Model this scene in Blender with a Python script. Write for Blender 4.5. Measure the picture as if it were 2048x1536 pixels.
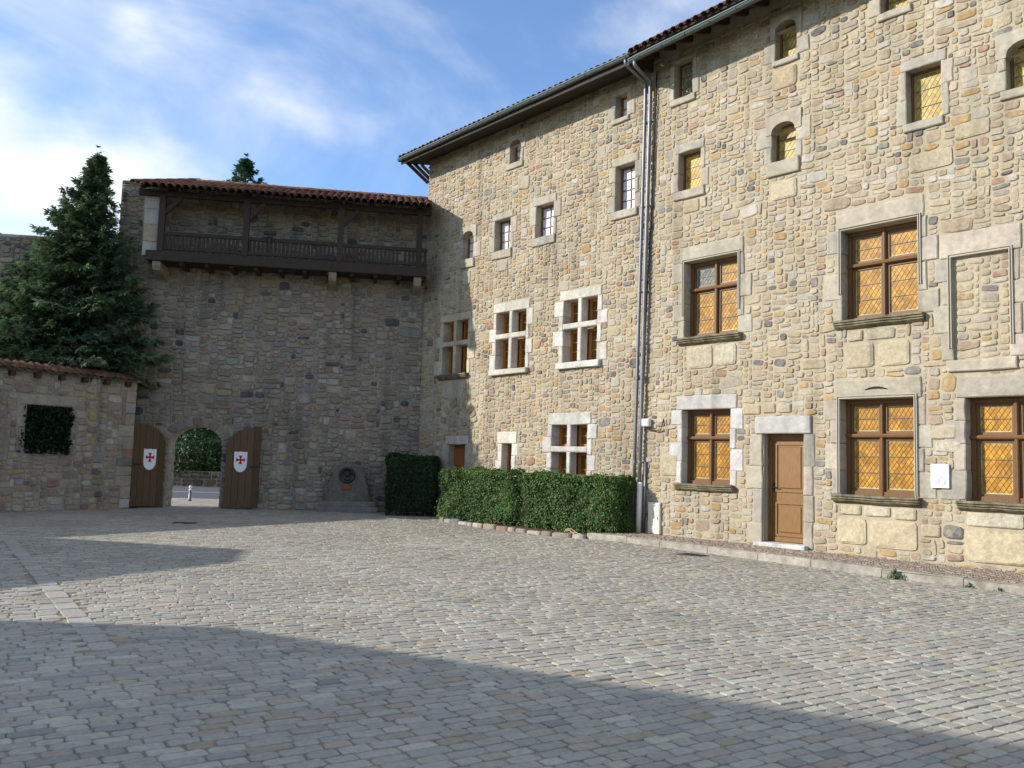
import bpy, math, random
import numpy as np
from mathutils import Vector, Matrix, noise as mnoise

for o in list(bpy.data.objects): bpy.data.objects.remove(o)
scene = bpy.context.scene
COL = scene.collection
R = math.radians

# ------------------------------------------------------------------ camera
CAM_H = 1.6
pitch = math.atan((925 - 768) / 1750.0)
roll = 0.03
cam_d = bpy.data.cameras.new('camera')
cam_d.sensor_width = 36.0
cam_d.lens = 36.0 * 1750.0 / 2048.0
cam_d.clip_start = 0.1
cam_d.clip_end = 2000
cam = bpy.data.objects.new('camera', cam_d)
COL.objects.link(cam)
cam.matrix_world = Matrix.Translation((0, 0, CAM_H)) @ Matrix.Rotation(R(90) + pitch, 4, 'X') @ Matrix.Rotation(roll, 4, 'Z')
scene.camera = cam

# ------------------------------------------------------------------ sun, sky, exposure
SUN = Vector((-1.0, -0.07, 0.45)).normalized()
sun_el = math.asin(SUN.z)
sun_az = math.atan2(SUN.x, SUN.y)          # clockwise from +Y
sd = bpy.data.lights.new('sun', 'SUN')
sd.energy = 2.3
sd.angle = R(0.55)
sd.color = (1.0, 0.95, 0.875)
so = bpy.data.objects.new('sun', sd)
COL.objects.link(so)
so.rotation_euler = (-SUN).to_track_quat('-Z', 'Y').to_euler()
so.location = SUN * 60

world = bpy.data.worlds.new('World')
scene.world = world
world.use_nodes = True
wn, wl = world.node_tree.nodes, world.node_tree.links
wn.clear()
w_out = wn.new('ShaderNodeOutputWorld')
sky = wn.new('ShaderNodeTexSky')
sky.sky_type = 'NISHITA'
sky.sun_disc = False
sky.sun_elevation = sun_el
sky.sun_rotation = sun_az
sky.altitude = 1200
sky.air_density = 1.0
sky.dust_density = 0.1
sky.ozone_density = 4.5
bg = wn.new('ShaderNodeBackground')
bg.inputs['Strength'].default_value = 0.10
wl.new(sky.outputs[0], bg.inputs['Color'])
BANK_LOC = (7.01, 2.12, 2.76)
WISP_LOC = (0.26, 2.01, 6.66)
# clouds: thin high wisps and a soft bank, spread over the whole sky dome
tc = wn.new('ShaderNodeTexCoord')
sep = wn.new('ShaderNodeSeparateXYZ')
wl.new(tc.outputs['Generated'], sep.inputs[0])
def wmath(op, a, b=None, clamp=False):
    n = wn.new('ShaderNodeMath'); n.operation = op; n.use_clamp = clamp
    for i, v in enumerate((a, b)):
        if v is None: continue
        if isinstance(v, (int, float)): n.inputs[i].default_value = v
        else: wl.new(v, n.inputs[i])
    return n.outputs[0]
def wnoise(scale, sc, rot, loc, detail, rough, dist=0.0):
    mp = wn.new('ShaderNodeMapping')
    mp.inputs['Scale'].default_value = sc
    mp.inputs['Rotation'].default_value = tuple(R(v) for v in rot)
    mp.inputs['Location'].default_value = loc
    wl.new(tc.outputs['Generated'], mp.inputs['Vector'])
    n = wn.new('ShaderNodeTexNoise')
    n.inputs['Scale'].default_value = scale
    n.inputs['Detail'].default_value = detail
    n.inputs['Roughness'].default_value = rough
    n.inputs['Distortion'].default_value = dist
    wl.new(mp.outputs[0], n.inputs['Vector'])
    return n.outputs[0]
def wramp(v, a, b):
    m = wn.new('ShaderNodeMapRange'); m.interpolation_type = 'SMOOTHSTEP'
    m.inputs[1].default_value = a; m.inputs[2].default_value = b
    wl.new(v, m.inputs[0]); return m.outputs[0]
bank = wramp(wnoise(2.1, (1.0, 1.0, 2.2), (0, 0, 0), BANK_LOC, 6, 0.50, 0.2), 0.46, 0.66)
wisp = wramp(wnoise(2.6, (1.0, 1.0, 1.5), (0, 28, 20), WISP_LOC, 8, 0.58, 0.7), 0.42, 0.78)
c1 = wmath('MULTIPLY', bank, 0.9)
c2 = wmath('MULTIPLY', wisp, 0.55)
cl = wmath('ADD', wmath('ADD', c1, c2), 0.03)
cl = wmath('MULTIPLY', cl, wramp(sep.outputs['Z'], -0.02, 0.06))
cl = wmath('MINIMUM', cl, 0.95)
bgc = wn.new('ShaderNodeBackground')
bgc.inputs['Color'].default_value = (0.93, 0.96, 1.0, 1)
bgc.inputs['Strength'].default_value = 0.46
mixs = wn.new('ShaderNodeMixShader')
wl.new(cl, mixs.inputs[0]); wl.new(bg.outputs[0], mixs.inputs[1]); wl.new(bgc.outputs[0], mixs.inputs[2])
wl.new(mixs.outputs[0], w_out.inputs['Surface'])

vs = scene.view_settings
vs.view_transform = 'Standard'
vs.look = 'None'
vs.exposure = 1.38
vs.gamma = 1.0
vs.use_curve_mapping = False

# ------------------------------------------------------------------ helpers
def lin(c):
    return tuple(((v / 255.0) / 12.92 if v / 255.0 <= 0.04045 else ((v / 255.0 + 0.055) / 1.055) ** 2.4) for v in c)

class MB:
    """collects vertices and faces, builds ONE mesh object"""
    def __init__(s): s.v = []; s.f = []; s.c = []
    def add(s, v, f, col=(1, 1, 1)):
        n = len(s.v); s.v.extend(v); s.f.extend([tuple(i + n for i in q) for q in f]); s.c.extend([col] * len(v))
        return s
    def box(s, x0, x1, y0, y1, z0, z1, col=(1, 1, 1)):
        v = [(x0, y0, z0), (x1, y0, z0), (x1, y1, z0), (x0, y1, z0), (x0, y0, z1), (x1, y0, z1), (x1, y1, z1), (x0, y1, z1)]
        f = [(0, 1, 5, 4), (1, 2, 6, 5), (2, 3, 7, 6), (3, 0, 4, 7), (4, 5, 6, 7), (3, 2, 1, 0)]
        return s.add(v, f, col)
    def bar(s, a, b, w, h=None, col=(1, 1, 1), up=(0, 0, 1)):
        """rectangular beam from a to b"""
        a = Vector(a); b = Vector(b); d = (b - a).normalized(); h = h or w
        u = Vector(up)
        if abs(d.dot(u)) > 0.98: u = Vector((0, 1, 0))
        r = d.cross(u).normalized() * w / 2; t = r.cross(d).normalized() * h / 2
        v = [tuple(p + q) for p in (a, b) for q in (-r - t, r - t, r + t, -r + t)]
        f = [(0, 1, 5, 4), (1, 2, 6, 5), (2, 3, 7, 6), (3, 0, 4, 7), (3, 2, 1, 0), (4, 5, 6, 7)]
        f = [tuple(reversed(q)) for q in f]
        return s.add(v, f, col)
    def tube(s, pts, rad, k=8, col=(1, 1, 1), caps=True):
        pts = [Vector(p) for p in pts]; rs = rad if isinstance(rad, (list, tuple)) else [rad] * len(pts)
        v = []; f = []; ref = Vector((0.31, 0.17, 0.93))
        for i, p in enumerate(pts):
            d = (pts[min(i + 1, len(pts) - 1)] - pts[max(i - 1, 0)]).normalized()
            if abs(d.dot(ref)) > 0.97: ref = Vector((0.9, 0.3, 0.1))
            a = d.cross(ref).normalized(); b = d.cross(a).normalized()
            for j in range(k):
                t = 2 * math.pi * j / k
                v.append(tuple(p + (a * math.cos(t) + b * math.sin(t)) * rs[i]))
        for i in range(len(pts) - 1):
            for j in range(k):
                f.append((i * k + j, i * k + (j + 1) % k, (i + 1) * k + (j + 1) % k, (i + 1) * k + j))
        if caps:
            f.append(tuple(reversed(range(k)))); f.append(tuple(range((len(pts) - 1) * k, len(pts) * k)))
        return s.add(v, f, col)
    def cbox(s, x0, x1, y0, y1, z0, z1, c=0.012, jit=0.0, rng=None, col=(1, 1, 1)):
        """block with chamfered front edges (front is -y), corners slightly off square"""
        j = (lambda: rng.uniform(-jit, jit)) if jit else (lambda: 0.0)
        xm, zm = (x0 + x1) / 2, (z0 + z1) / 2
        if jit:
            q = lambda: rng.uniform(.25, .75)
            cs = [(x0, z0), (x0 + (x1 - x0) * q(), z0), (x1, z0), (x1, z0 + (z1 - z0) * q()), (x1, z1), (x0 + (x1 - x0) * q(), z1), (x0, z1), (x0, z0 + (z1 - z0) * q())]
            cs = [(x + j(), z + j()) for x, z in cs]
            ins = [(x + (0 if i in (1, 5) else (c if x < xm else -c)), z + (0 if i in (3, 7) else (c if z < zm else -c))) for i, (x, z) in enumerate(cs)]
        else:
            cs = [(x0, z0), (x1, z0), (x1, z1), (x0, z1)]
            ins = [(x + (c if x < xm else -c), z + (c if z < zm else -c)) for x, z in cs]
        k = len(cs)
        v = [(x, y0 + j() * 0.4, z) for x, z in ins] + [(x, y0 + c * 0.8, z) for x, z in cs] + [(x, y1, z) for x, z in cs]
        v.append((xm, y0 - abs(j()) * .3, zm)); m_ = 3 * k
        f = []
        for i in range(k):
            n = (i + 1) % k
            f.append((i, n, m_)); f.append((k + i, k + n, n, i)); f.append((2 * k + i, 2 * k + n, k + n, k + i))
        f.append(tuple(range(3 * k - 1, 2 * k - 1, -1)))
        return s.add(v, f, col)
    def build(s, name, m, parent=None, smooth=False, label=None, kind=None):
        me = bpy.data.meshes.new(name)
        me.from_pydata(s.v, [], s.f)
        ca = me.color_attributes.new('Col', 'FLOAT_COLOR', 'POINT')
        arr = np.ones((len(s.v), 4), dtype=np.float32); arr[:, :3] = np.array(s.c, dtype=np.float32)
        ca.data.foreach_set('color', arr.ravel())
        if smooth: me.polygons.foreach_set('use_smooth', [True] * len(me.polygons))
        me.materials.append(m)
        o = bpy.data.objects.new(name, me)
        COL.objects.link(o)
        if parent is not None: o.parent = parent
        if label: o['label'] = label
        if kind: o['kind'] = kind
        return o

def inst(name, me, parent, mw):
    o = bpy.data.objects.new(name, me); COL.objects.link(o); o.parent = parent; o.matrix_local = mw
    return o
def tag(o, label, cat, group=None):
    o['label'] = label; o['category'] = cat
    if group: o['group'] = group
    return o
def thing(name, label, cat, loc=(0, 0, 0), rz=0.0, group=None):
    o = bpy.data.objects.new(name, None); o.empty_display_size = 0.3; COL.objects.link(o)
    o.location = loc; o.rotation_euler = (0, 0, rz)
    return tag(o, label, cat, group)
def struct(o):
    o['kind'] = 'structure'; return o

# ------------------------------------------------------------------ materials
def material(name, base=(0.5, 0.5, 0.5), rough=0.85, attr=False, objrand=0.0, var=0.25, vscale=6.0, var2=0.0, vscale2=0.6,
             bump=0.0, bscale=40.0, stretch=(1, 1, 1), spec=0.3, metal=0.0, tint=None, tintscale=2.0, tintamt=0.0, trans=0.0, coat=0.0, bdist=0.02, streak=0.0):
    m = bpy.data.materials.new(name); m.use_nodes = True
    n, l = m.node_tree.nodes, m.node_tree.links
    p = n['Principled BSDF']
    p.inputs['Roughness'].default_value = rough
    p.inputs['Metallic'].default_value = metal
    p.inputs['Specular IOR Level'].default_value = spec
    if coat: p.inputs['Coat Weight'].default_value = coat; p.inputs['Coat Roughness'].default_value = 0.08
    if trans: p.inputs['Subsurface Weight'].default_value = 0.0
    tcn = n.new('ShaderNodeTexCoord'); mp = n.new('ShaderNodeMapping')
    mp.inputs['Scale'].default_value = stretch
    l.new(tcn.outputs['Object'], mp.inputs['Vector'])
    if attr:
        a = n.new('ShaderNodeAttribute'); a.attribute_name = 'Col'; col = a.outputs['Color']
    else:
        a = n.new('ShaderNodeRGB'); a.outputs[0].default_value = (*base, 1); col = a.outputs[0]
    def noise(scale, detail=6.0, rough_=0.6):
        t = n.new('ShaderNodeTexNoise'); t.inputs['Scale'].default_value = scale; t.inputs['Detail'].default_value = detail
        t.inputs['Roughness'].default_value = rough_; l.new(mp.outputs[0], t.inputs['Vector']); return t.outputs[0]
    def rng_(v, a0, b0, a1, b1):
        r = n.new('ShaderNodeMapRange'); l.new(v, r.inputs[0])
        for i, q in enumerate((a0, b0, a1, b1)): r.inputs[i + 1].default_value = q
        return r.outputs[0]
    def mul(c, v):
        x = n.new('ShaderNodeVectorMath'); x.operation = 'SCALE'; l.new(c, x.inputs[0]); l.new(v, x.inputs['Scale']); return x.outputs[0]
    if tint is not None:
        mx = n.new('ShaderNodeMix'); mx.data_type = 'RGBA'
        l.new(rng_(noise(tintscale, 5), 0.42, 0.68, 0.0, tintamt), mx.inputs['Factor'])
        l.new(col, mx.inputs['A']); mx.inputs['B'].default_value = (*tint, 1); col = mx.outputs['Result']
    if objrand:
        oi = n.new('ShaderNodeObjectInfo'); col = mul(col, rng_(oi.outputs['Random'], 0, 1, 1 - objrand, 1 + objrand))
    if streak:
        ms = n.new('ShaderNodeMapping'); ms.inputs['Scale'].default_value = (2.6, 2.6, 0.22); l.new(tcn.outputs['Object'], ms.inputs['Vector'])
        t = n.new('ShaderNodeTexNoise'); t.inputs['Scale'].default_value = 1.0; t.inputs['Detail'].default_value = 5; l.new(ms.outputs[0], t.inputs['Vector'])
        col = mul(col, rng_(t.outputs[0], 0.5, 0.72, 1.0, 1 - streak))
    if var: col = mul(col, rng_(noise(vscale), 0.25, 0.75, 1 - var, 1 + var))
    if var2: col = mul(col, rng_(noise(vscale2, 4), 0.3, 0.7, 1 - var2, 1 + var2))
    l.new(col, p.inputs['Base Color'])
    if bump:
        b = n.new('ShaderNodeBump'); b.inputs['Strength'].default_value = bump; b.inputs['Distance'].default_value = bdist
        l.new(noise(bscale, 8, 0.65), b.inputs['Height']); l.new(b.outputs[0], p.inputs['Normal'])
    return m

M = {}
M['stone'] = material('rubble_stone', attr=True, streak=0.28, rough=0.92, var=0.26, vscale=18, var2=0.13, vscale2=0.8, tint=lin((166, 154, 131)), tintscale=8, tintamt=0.62, bump=0.5, bscale=34, spec=0.15, bdist=0.025)
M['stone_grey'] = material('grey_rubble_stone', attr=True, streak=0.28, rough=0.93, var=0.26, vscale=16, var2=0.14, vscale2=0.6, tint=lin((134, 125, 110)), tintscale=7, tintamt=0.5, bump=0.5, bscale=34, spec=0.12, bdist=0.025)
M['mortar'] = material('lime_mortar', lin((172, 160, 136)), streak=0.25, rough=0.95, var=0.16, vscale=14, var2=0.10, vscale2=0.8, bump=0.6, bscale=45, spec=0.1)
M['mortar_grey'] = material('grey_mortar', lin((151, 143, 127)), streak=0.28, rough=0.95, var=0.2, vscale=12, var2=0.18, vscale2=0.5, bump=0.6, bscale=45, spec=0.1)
M['dressed'] = material('dressed_stone', attr=True, streak=0.28, rough=0.92, var=0.2, vscale=11, var2=0.16, vscale2=1.6, bump=0.55, bscale=42, spec=0.12, tint=lin((160, 153, 140)), tintscale=3.5, tintamt=0.35)
M['granite'] = material('pale_granite', lin((168, 160, 144)), rough=0.9, var=0.14, vscale=70, var2=0.08, vscale2=1.5, bump=0.2, bscale=90, spec=0.2)
M['sill'] = material('weathered_sill', lin((128, 120, 98)), rough=0.95, var=0.4, vscale=9, bump=0.5, bscale=40, spec=0.1, tint=lin((66, 64, 50)), tintscale=5, tintamt=0.8)
M['cobble'] = material('granite_cobble', attr=True, rough=0.8, var=0.2, vscale=24, var2=0.13, vscale2=0.4, tint=lin((158, 150, 136)), tintscale=1.1, tintamt=0.4, bump=0.35, bscale=60, spec=0.3)
M['joint'] = material('cobble_joint', lin((146, 138, 122)), rough=0.95, var=0.3, vscale=9, var2=0.2, vscale2=0.5, bump=0.6, bscale=60, tint=lin((88, 92, 58)), tintscale=1.2, tintamt=0.5, spec=0.1)
M['sett'] = material('red_brown_sett', attr=True, rough=0.85, var=0.2, vscale=30, bump=0.3, bscale=60, spec=0.2)
M['kerb'] = material('kerb_granite', lin((160, 154, 142)), rough=0.88, objrand=0.08, var=0.28, vscale=11, bump=0.4, bscale=45, tint=lin((98, 94, 82)), tintscale=3.0, tintamt=0.55, spec=0.15)
M['asphalt'] = material('asphalt', (0.10, 0.10, 0.105), rough=0.9, var=0.2, vscale=20, bump=0.3, bscale=120, spec=0.2)
M['paint'] = material('road_paint', (0.75, 0.75, 0.72), rough=0.7, var=0.2, vscale=10)
M['earth'] = material('planting_soil', (0.10, 0.075, 0.05), rough=0.98, var=0.4, vscale=12, bump=0.8, bscale=25, spec=0.1)
M['turf'] = material('far_ground', (0.11, 0.12, 0.06), rough=0.98, var=0.3, vscale=0.6, spec=0.1)
M['oak'] = material('varnished_oak', lin((126, 92, 50)), rough=0.45, var=0.3, vscale=9, stretch=(9, 9, 0.7), bump=0.12, bscale=30, spec=0.4)
M['brownwood'] = material('brown_window_wood', lin((110, 78, 46)), rough=0.5, var=0.25, vscale=8, stretch=(8, 8, 0.8), bump=0.12, bscale=30, spec=0.35)
M['orangewood'] = material('orange_window_wood', lin((172, 110, 48)), rough=0.45, var=0.2, vscale=8, stretch=(8, 8, 0.8), bump=0.1, bscale=30, spec=0.35)
M['redwood'] = material('red_door_wood', lin((140, 80, 40)), rough=0.5, var=0.25, vscale=8, stretch=(9, 9, 0.8), bump=0.12, bscale=30, spec=0.35)
M['gatewood'] = material('gate_board', lin((96, 78, 58)), rough=0.85, objrand=0.18, var=0.35, vscale=6, stretch=(10, 10, 0.6), bump=0.3, bscale=24, spec=0.2)
M['darkwood'] = material('dark_stained_timber', lin((58, 50, 43)), rough=0.75, objrand=0.12, var=0.35, vscale=6, stretch=(3, 3, 2), bump=0.3, bscale=30, spec=0.25)
M['soffit'] = material('eave_timber', lin((78, 58, 44)), rough=0.85, objrand=0.2, var=0.3, vscale=6, bump=0.2, bscale=30, spec=0.2)
M['tile'] = material('canal_tile', lin((104, 70, 57)), rough=0.9, objrand=0.36, var=0.35, vscale=14, bump=0.4, bscale=40, tint=lin((112, 92, 72)), tintscale=7, tintamt=0.6, spec=0.15)
M['zinc'] = material('zinc', lin((92, 103, 102)), rough=0.65, var=0.15, vscale=5, var2=0.1, spec=0.4, metal=0.25)
M['pipe'] = material('zinc_pipe', lin((122, 124, 128)), rough=0.5, var=0.18, vscale=5, spec=0.5, metal=0.6)
M['iron'] = material('dark_iron', (0.03, 0.03, 0.032), rough=0.55, var=0.2, spec=0.4, metal=0.3)
M['bronze'] = material('dark_bronze', (0.045, 0.045, 0.04), rough=0.45, var=0.4, vscale=10, spec=0.5, metal=0.7)
M['copper'] = material('copper_plaque', lin((140, 72, 44)), rough=0.5, var=0.3, vscale=20, metal=0.3)
M['white'] = material('white_enamel', lin((232, 232, 236)), rough=0.5, var=0.05)
M['red'] = material('red_enamel', lin((170, 24, 30)), rough=0.5, var=0.08)
M['print'] = material('grey_print', lin((112, 114, 124)), rough=0.7, var=0.1)
M['plastic'] = material('pale_plastic', lin((226, 226, 222)), rough=0.5, var=0.05)
M['cream'] = material('cream_metal', lin((232, 224, 204)), rough=0.5, var=0.06, vscale=3)
M['cable'] = material('black_cable', (0.02, 0.02, 0.02), rough=0.6, var=0.1)
M['dressed_grey'] = material('grey_stele', lin((112, 107, 97)), rough=0.92, var=0.3, vscale=9, var2=0.15, bump=0.6, bscale=30, tint=lin((100, 102, 80)), tintscale=4, tintamt=0.5, spec=0.15)
M['amber'] = material('amber_glass', attr=True, rough=0.42, var=0.34, vscale=6, var2=0.25, vscale2=2.2, bump=0.2, bscale=14, spec=0.2)
M['lead'] = material('lead_came', (0.13, 0.12, 0.10), rough=0.5, var=0.1, metal=0.5)
M['glass'] = material('dark_window_glass', (0.13, 0.080, 0.026), rough=0.25, var=0.4, vscale=4, spec=0.25)
M['curtain'] = material('pane_with_curtain', lin((214, 208, 214)), rough=0.25, var=0.16, vscale=5, stretch=(6, 6, 0.6), spec=0.5)
M['leaf'] = material('hedge_leaf', attr=True, rough=0.5, var=0.0, spec=0.32)
M['needle'] = material('conifer_needle', attr=True, rough=0.6, var=0.0, spec=0.3)
M['bark'] = material('bark', (0.07, 0.05, 0.035), rough=0.95, var=0.4, vscale=10, bump=0.8, bscale=20, spec=0.1)
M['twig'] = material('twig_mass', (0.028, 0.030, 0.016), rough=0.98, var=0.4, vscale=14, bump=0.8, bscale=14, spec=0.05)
M['stick'] = material('dry_stick', lin((170, 150, 120)), rough=0.9, var=0.2)
for k in ('leaf', 'needle'):                 # thin leaves let some light through
    nt = M[k].node_tree; p = nt.nodes['Principled BSDF']; at = [x for x in nt.nodes if x.type == 'ATTRIBUTE'][0]
    tr = nt.nodes.new('ShaderNodeBsdfTranslucent'); mx = nt.nodes.new('ShaderNodeMixShader'); mx.inputs[0].default_value = 0.22
    nt.links.new(at.outputs['Color'], tr.inputs['Color']); nt.links.new(p.outputs[0], mx.inputs[1]); nt.links.new(tr.outputs[0], mx.inputs[2])
    nt.links.new(mx.outputs[0], [x for x in nt.nodes if x.type == 'OUTPUT_MATERIAL'][0].inputs['Surface'])

# ------------------------------------------------------------------ masonry
PAL_FACADE = [(26, (163, 148, 123)), (18, (155, 139, 116)), (14, (169, 157, 135)), (9, (164, 132, 91)), (11, (150, 129, 112)),
              (13, (151, 142, 125)), (6, (120, 116, 112)), (4, (91, 89, 91)), (3, (147, 113, 95)), (10, (163, 154, 139)), (5, (174, 167, 155))]
PAL_LIGHT = [(26, (167, 153, 129)), (20, (160, 144, 120)), (14, (173, 161, 140)), (9, (165, 137, 96)), (9, (154, 135, 117)),
             (13, (153, 144, 129)), (5, (123, 119, 116)), (3, (95, 94, 95)), (2.5, (150, 118, 101)), (12, (167, 159, 145)), (6, (177, 170, 160))]
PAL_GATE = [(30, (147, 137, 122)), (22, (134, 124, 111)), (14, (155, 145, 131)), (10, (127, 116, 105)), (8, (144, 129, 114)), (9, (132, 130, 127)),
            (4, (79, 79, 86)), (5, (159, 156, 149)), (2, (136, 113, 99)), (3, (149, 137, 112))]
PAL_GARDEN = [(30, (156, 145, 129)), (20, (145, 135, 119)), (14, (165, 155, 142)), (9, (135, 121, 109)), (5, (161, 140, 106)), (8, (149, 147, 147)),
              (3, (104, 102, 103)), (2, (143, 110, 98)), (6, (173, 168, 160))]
PAL_COBBLE = [(30, (159, 154, 141)), (22, (153, 148, 136)), (16, (164, 159, 144)), (12, (154, 146, 131)), (8, (147, 144, 136)), (4, (159, 146, 130)),
              (3, (155, 144, 121)), (4, (135, 133, 124)), (6, (171, 168, 153))]
def pick(pal, rng, j=0.09):
    t = rng.uniform(0, sum(w for w, _ in pal))
    for w, c in pal:
        t -= w
        if t <= 0: break
    k = 1 + rng.uniform(-j, j)
    return tuple(min(1, max(0, v * k * (1 + rng.uniform(-.025, .025)))) for v in lin(c))

def rounded(cx, cz, w, h, rng, k=10, jit=0.055, p=None, rot=None):
    """irregular rounded-rectangle outline, counter-clockwise"""
    p = p or rng.uniform(2.4, 5.8); rot = rng.uniform(-.13, .13) if rot is None else rot
    ca, sa = math.cos(rot), math.sin(rot); out = []
    ph = rng.uniform(0, 6.28)
    for i in range(k):
        t = 2 * math.pi * (i + 0.5) / k + rng.uniform(-.1, .1)
        c, s = math.cos(t), math.sin(t)
        r = 1 + rng.uniform(-jit, jit)
        x = math.copysign(abs(c) ** (2 / p), c) * w / 2 * r; z = math.copysign(abs(s) ** (2 / p), s) * h / 2 * r
        out.append((cx + x * ca - z * sa, cz + x * sa + z * ca))
    return out

def pillow(outline, h, rng, back=0.015, flat=0.80):
    """raised stone with rounded shoulders; front is -y"""
    k = len(outline); cx = sum(p[0] for p in outline) / k; cz = sum(p[1] for p in outline) / k
    tx, tz = rng.uniform(-.12, .12), rng.uniform(-.12, .12)
    v = [(x, back, z) for x, z in outline]
    v += [(cx + (x - cx) * .965, -h * .62, cz + (z - cz) * .965) for x, z in outline]
    v += [(cx + (x - cx) * flat, -h * (1 + rng.uniform(-.14, .12)) + (x - cx) * tx * .3 + (z - cz) * tz * .3, cz + (z - cz) * flat) for x, z in outline]
    v.append((cx, -h * (1.04 + rng.uniform(-.06, .08)), cz))
    f = []
    for i in range(k):
        n = (i + 1) % k
        f.append((i, n, k + n, k + i)); f.append((k + i, k + n, 2 * k + n, 2 * k + i)); f.append((2 * k + i, 2 * k + n, 3 * k))
    return v, f

def rubble(x0, x1, z0, z1, blocked, pal, seed, g=0.045, wr=(3, 8), hr=(2, 5), gap=0.022, hh=(0.007, 0.026), big=0.07, keep=None, warp=0.035):
    """random-course rubble: fills the free cells of a grid with stones of mixed size"""
    rng = random.Random(seed)
    nx = int(round((x1 - x0) / g)); nz = int(round((z1 - z0) / g))
    occ = np.zeros((nz, nx), dtype=bool)
    xs = x0 + (np.arange(nx) + .5) * g; zs = z0 + (np.arange(nz) + .5) * g
    for b in blocked:
        if callable(b):
            XX, ZZ = np.meshgrid(xs, zs); occ |= b(XX, ZZ)
        else:
            ix = (xs > b[0]) & (xs < b[1]); iz = (zs > b[2]) & (zs < b[3]); occ[np.ix_(iz, ix)] = True
    out = []
    for r in range(nz):
        c = 0
        row = occ[r]
        while c < nx:
            if row[c]: c += 1; continue
            e = c
            while e < nx and not row[e] and e - c < 14: e += 1
            free = e - c
            w = rng.randint(*wr); h = rng.randint(*hr)
            if rng.random() < big: w = int(w * 1.6) + 1; h = int(h * 1.4) + 1
            if h > w and rng.random() < .9: h, w = w, h
            if h == hr[1] and rng.random() < .45: h -= 1
            w = min(w, free)
            if 0 < free - w < 2: w = free
            hm = 1
            while hm < h and r + hm < nz and not occ[r + hm, c:c + w].any(): hm += 1
            if r + hm < nz and hm == h and r + hm + 1 < nz and occ[r + hm + 1 if r + hm + 1 < nz else r, c:c + w].any() and not occ[r + hm, c:c + w].any(): hm += 1
            occ[r:r + hm, c:c + w] = True
            cx = x0 + (c + w / 2) * g; cz = z0 + (r + hm / 2) * g
            nv = mnoise.noise_vector(Vector((cx * 1.3, cz * 1.3, seed * 7.1)))
            nw = mnoise.noise_vector(Vector((cx * 5, cz * 5, seed * 3.1)))
            cx2 = cx + nv.x * warp + nw.x * warp * .35; cz2 = cz + nv.z * warp + nw.z * warp * .35
            sw = w * g - gap * rng.uniform(.6, 1.5); sh = hm * g - gap * rng.uniform(.6, 1.5)
            c += w
            if sw < .03 or sh < .025: continue
            if keep and not keep(cx, cz): continue
            ol = rounded(cx2, cz2, sw, sh, rng, k=rng.choice((8, 9, 10)) if sw * sh > .012 else 7, jit=.075)
            out.append(dict(o=ol, h=rng.uniform(*hh) * (0.7 if sw * sh < .01 else 1), c=pick(pal, rng), a=sw * sh, p=(cx2, cz2)))
    return out

def lay_stones(parent, stones, mat, cam_local, seed, name='stone', n_parts=300, rest='stonework'):
    """the stones that show largest become parts of their own, the rest one joined part"""
    rng = random.Random(seed)
    def score(s):
        d = (Vector((s['p'][0], 0, s['p'][1])) - cam_local).length
        return s['a'] / d ** 2
    stones = sorted(stones, key=score, reverse=True)
    for s in stones[:n_parts]:
        v, f = pillow(s['o'], s['h'], rng)
        MB().add(v, f, s['c']).build(name, mat, parent)
    if stones[n_parts:]:
        mb = MB()
        for s in stones[n_parts:]:
            v, f = pillow(s['o'], s['h'], rng); mb.add(v, f, s['c'])
        mb.build(rest, mat, parent, kind='stuff')

def wall_core(x0, x1, z0, z1, y1, holes, hole_depth=0.36):
    """mortar face at y=0 with openings, reveals and a thick body"""
    mb = MB()
    xs = sorted({x0, x1, *[min(max(h[i], x0), x1) for h in holes for i in (0, 1)]})
    zs = sorted({z0, z1, *[min(max(h[i], z0), z1) for h in holes for i in (2, 3)]})
    for a, b in zip(xs, xs[1:]):
        for c, d in zip(zs, zs[1:]):
            mx, mz = (a + b) / 2, (c + d) / 2
            if any(h[0] < mx < h[1] and h[2] < mz < h[3] for h in holes): continue
            mb.add([(a, 0, c), (b, 0, c), (b, 0, d), (a, 0, d)], [(0, 1, 2, 3)])
    for h in holes:
        a, b, c, d = h[:4]; e = h[4] if len(h) > 4 else hole_depth
        v = [(a, 0, c), (b, 0, c), (b, 0, d), (a, 0, d), (a, e, c), (b, e, c), (b, e, d), (a, e, d)]
        f = [(0, 4, 5, 1), (1, 5, 6, 2), (2, 6, 7, 3), (3, 7, 4, 0)]
        if not (len(h) > 5 and h[5]): f.append((4, 7, 6, 5))
        mb.add(v, f)
    v = [(x0, 0, z0), (x1, 0, z0), (x1, 0, z1), (x0, 0, z1), (x0, y1, z0), (x1, y1, z0), (x1, y1, z1), (x0, y1, z1)]
    f = [(1, 5, 6, 2), (2, 6, 7, 3), (4, 0, 3, 7)]
    mb.add(v, f)
    return mb

# ------------------------------------------------------------------ frames of the three walls
FA = R(40); FE = Vector((math.sin(FA), -math.cos(FA), 0)); FN = Vector((-math.cos(FA), -math.sin(FA), 0))
FP = Vector((4.95, 17.55, 0)); FROT = R(-50)
GROT = R(9); GC = Vector((-2.8, 26.85, 0)); GE = Vector((math.cos(GROT), math.sin(GROT), 0)); GN = Vector((math.sin(GROT), -math.cos(GROT), 0))
LROT = R(57.794); LC = Vector((-10.64, 24.7, 0)); LE = Vector((math.cos(LROT), math.sin(LROT), 0)); LN = Vector((math.sin(LROT), -math.cos(LROT), 0))
def to_f(u, off, z): return FP + FE * u + FN * off + Vector((0, 0, z))
def f_uo(X, Y):
    d = Vector((X, Y, 0)) - FP; return d.dot(FE), d.dot(FN)
CAMP = Vector((0, 0, CAM_H))
def cam_in(P, E, N):
    d = CAMP - P; return Vector((d.dot(E), -d.dot(N), d.z))

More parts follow.
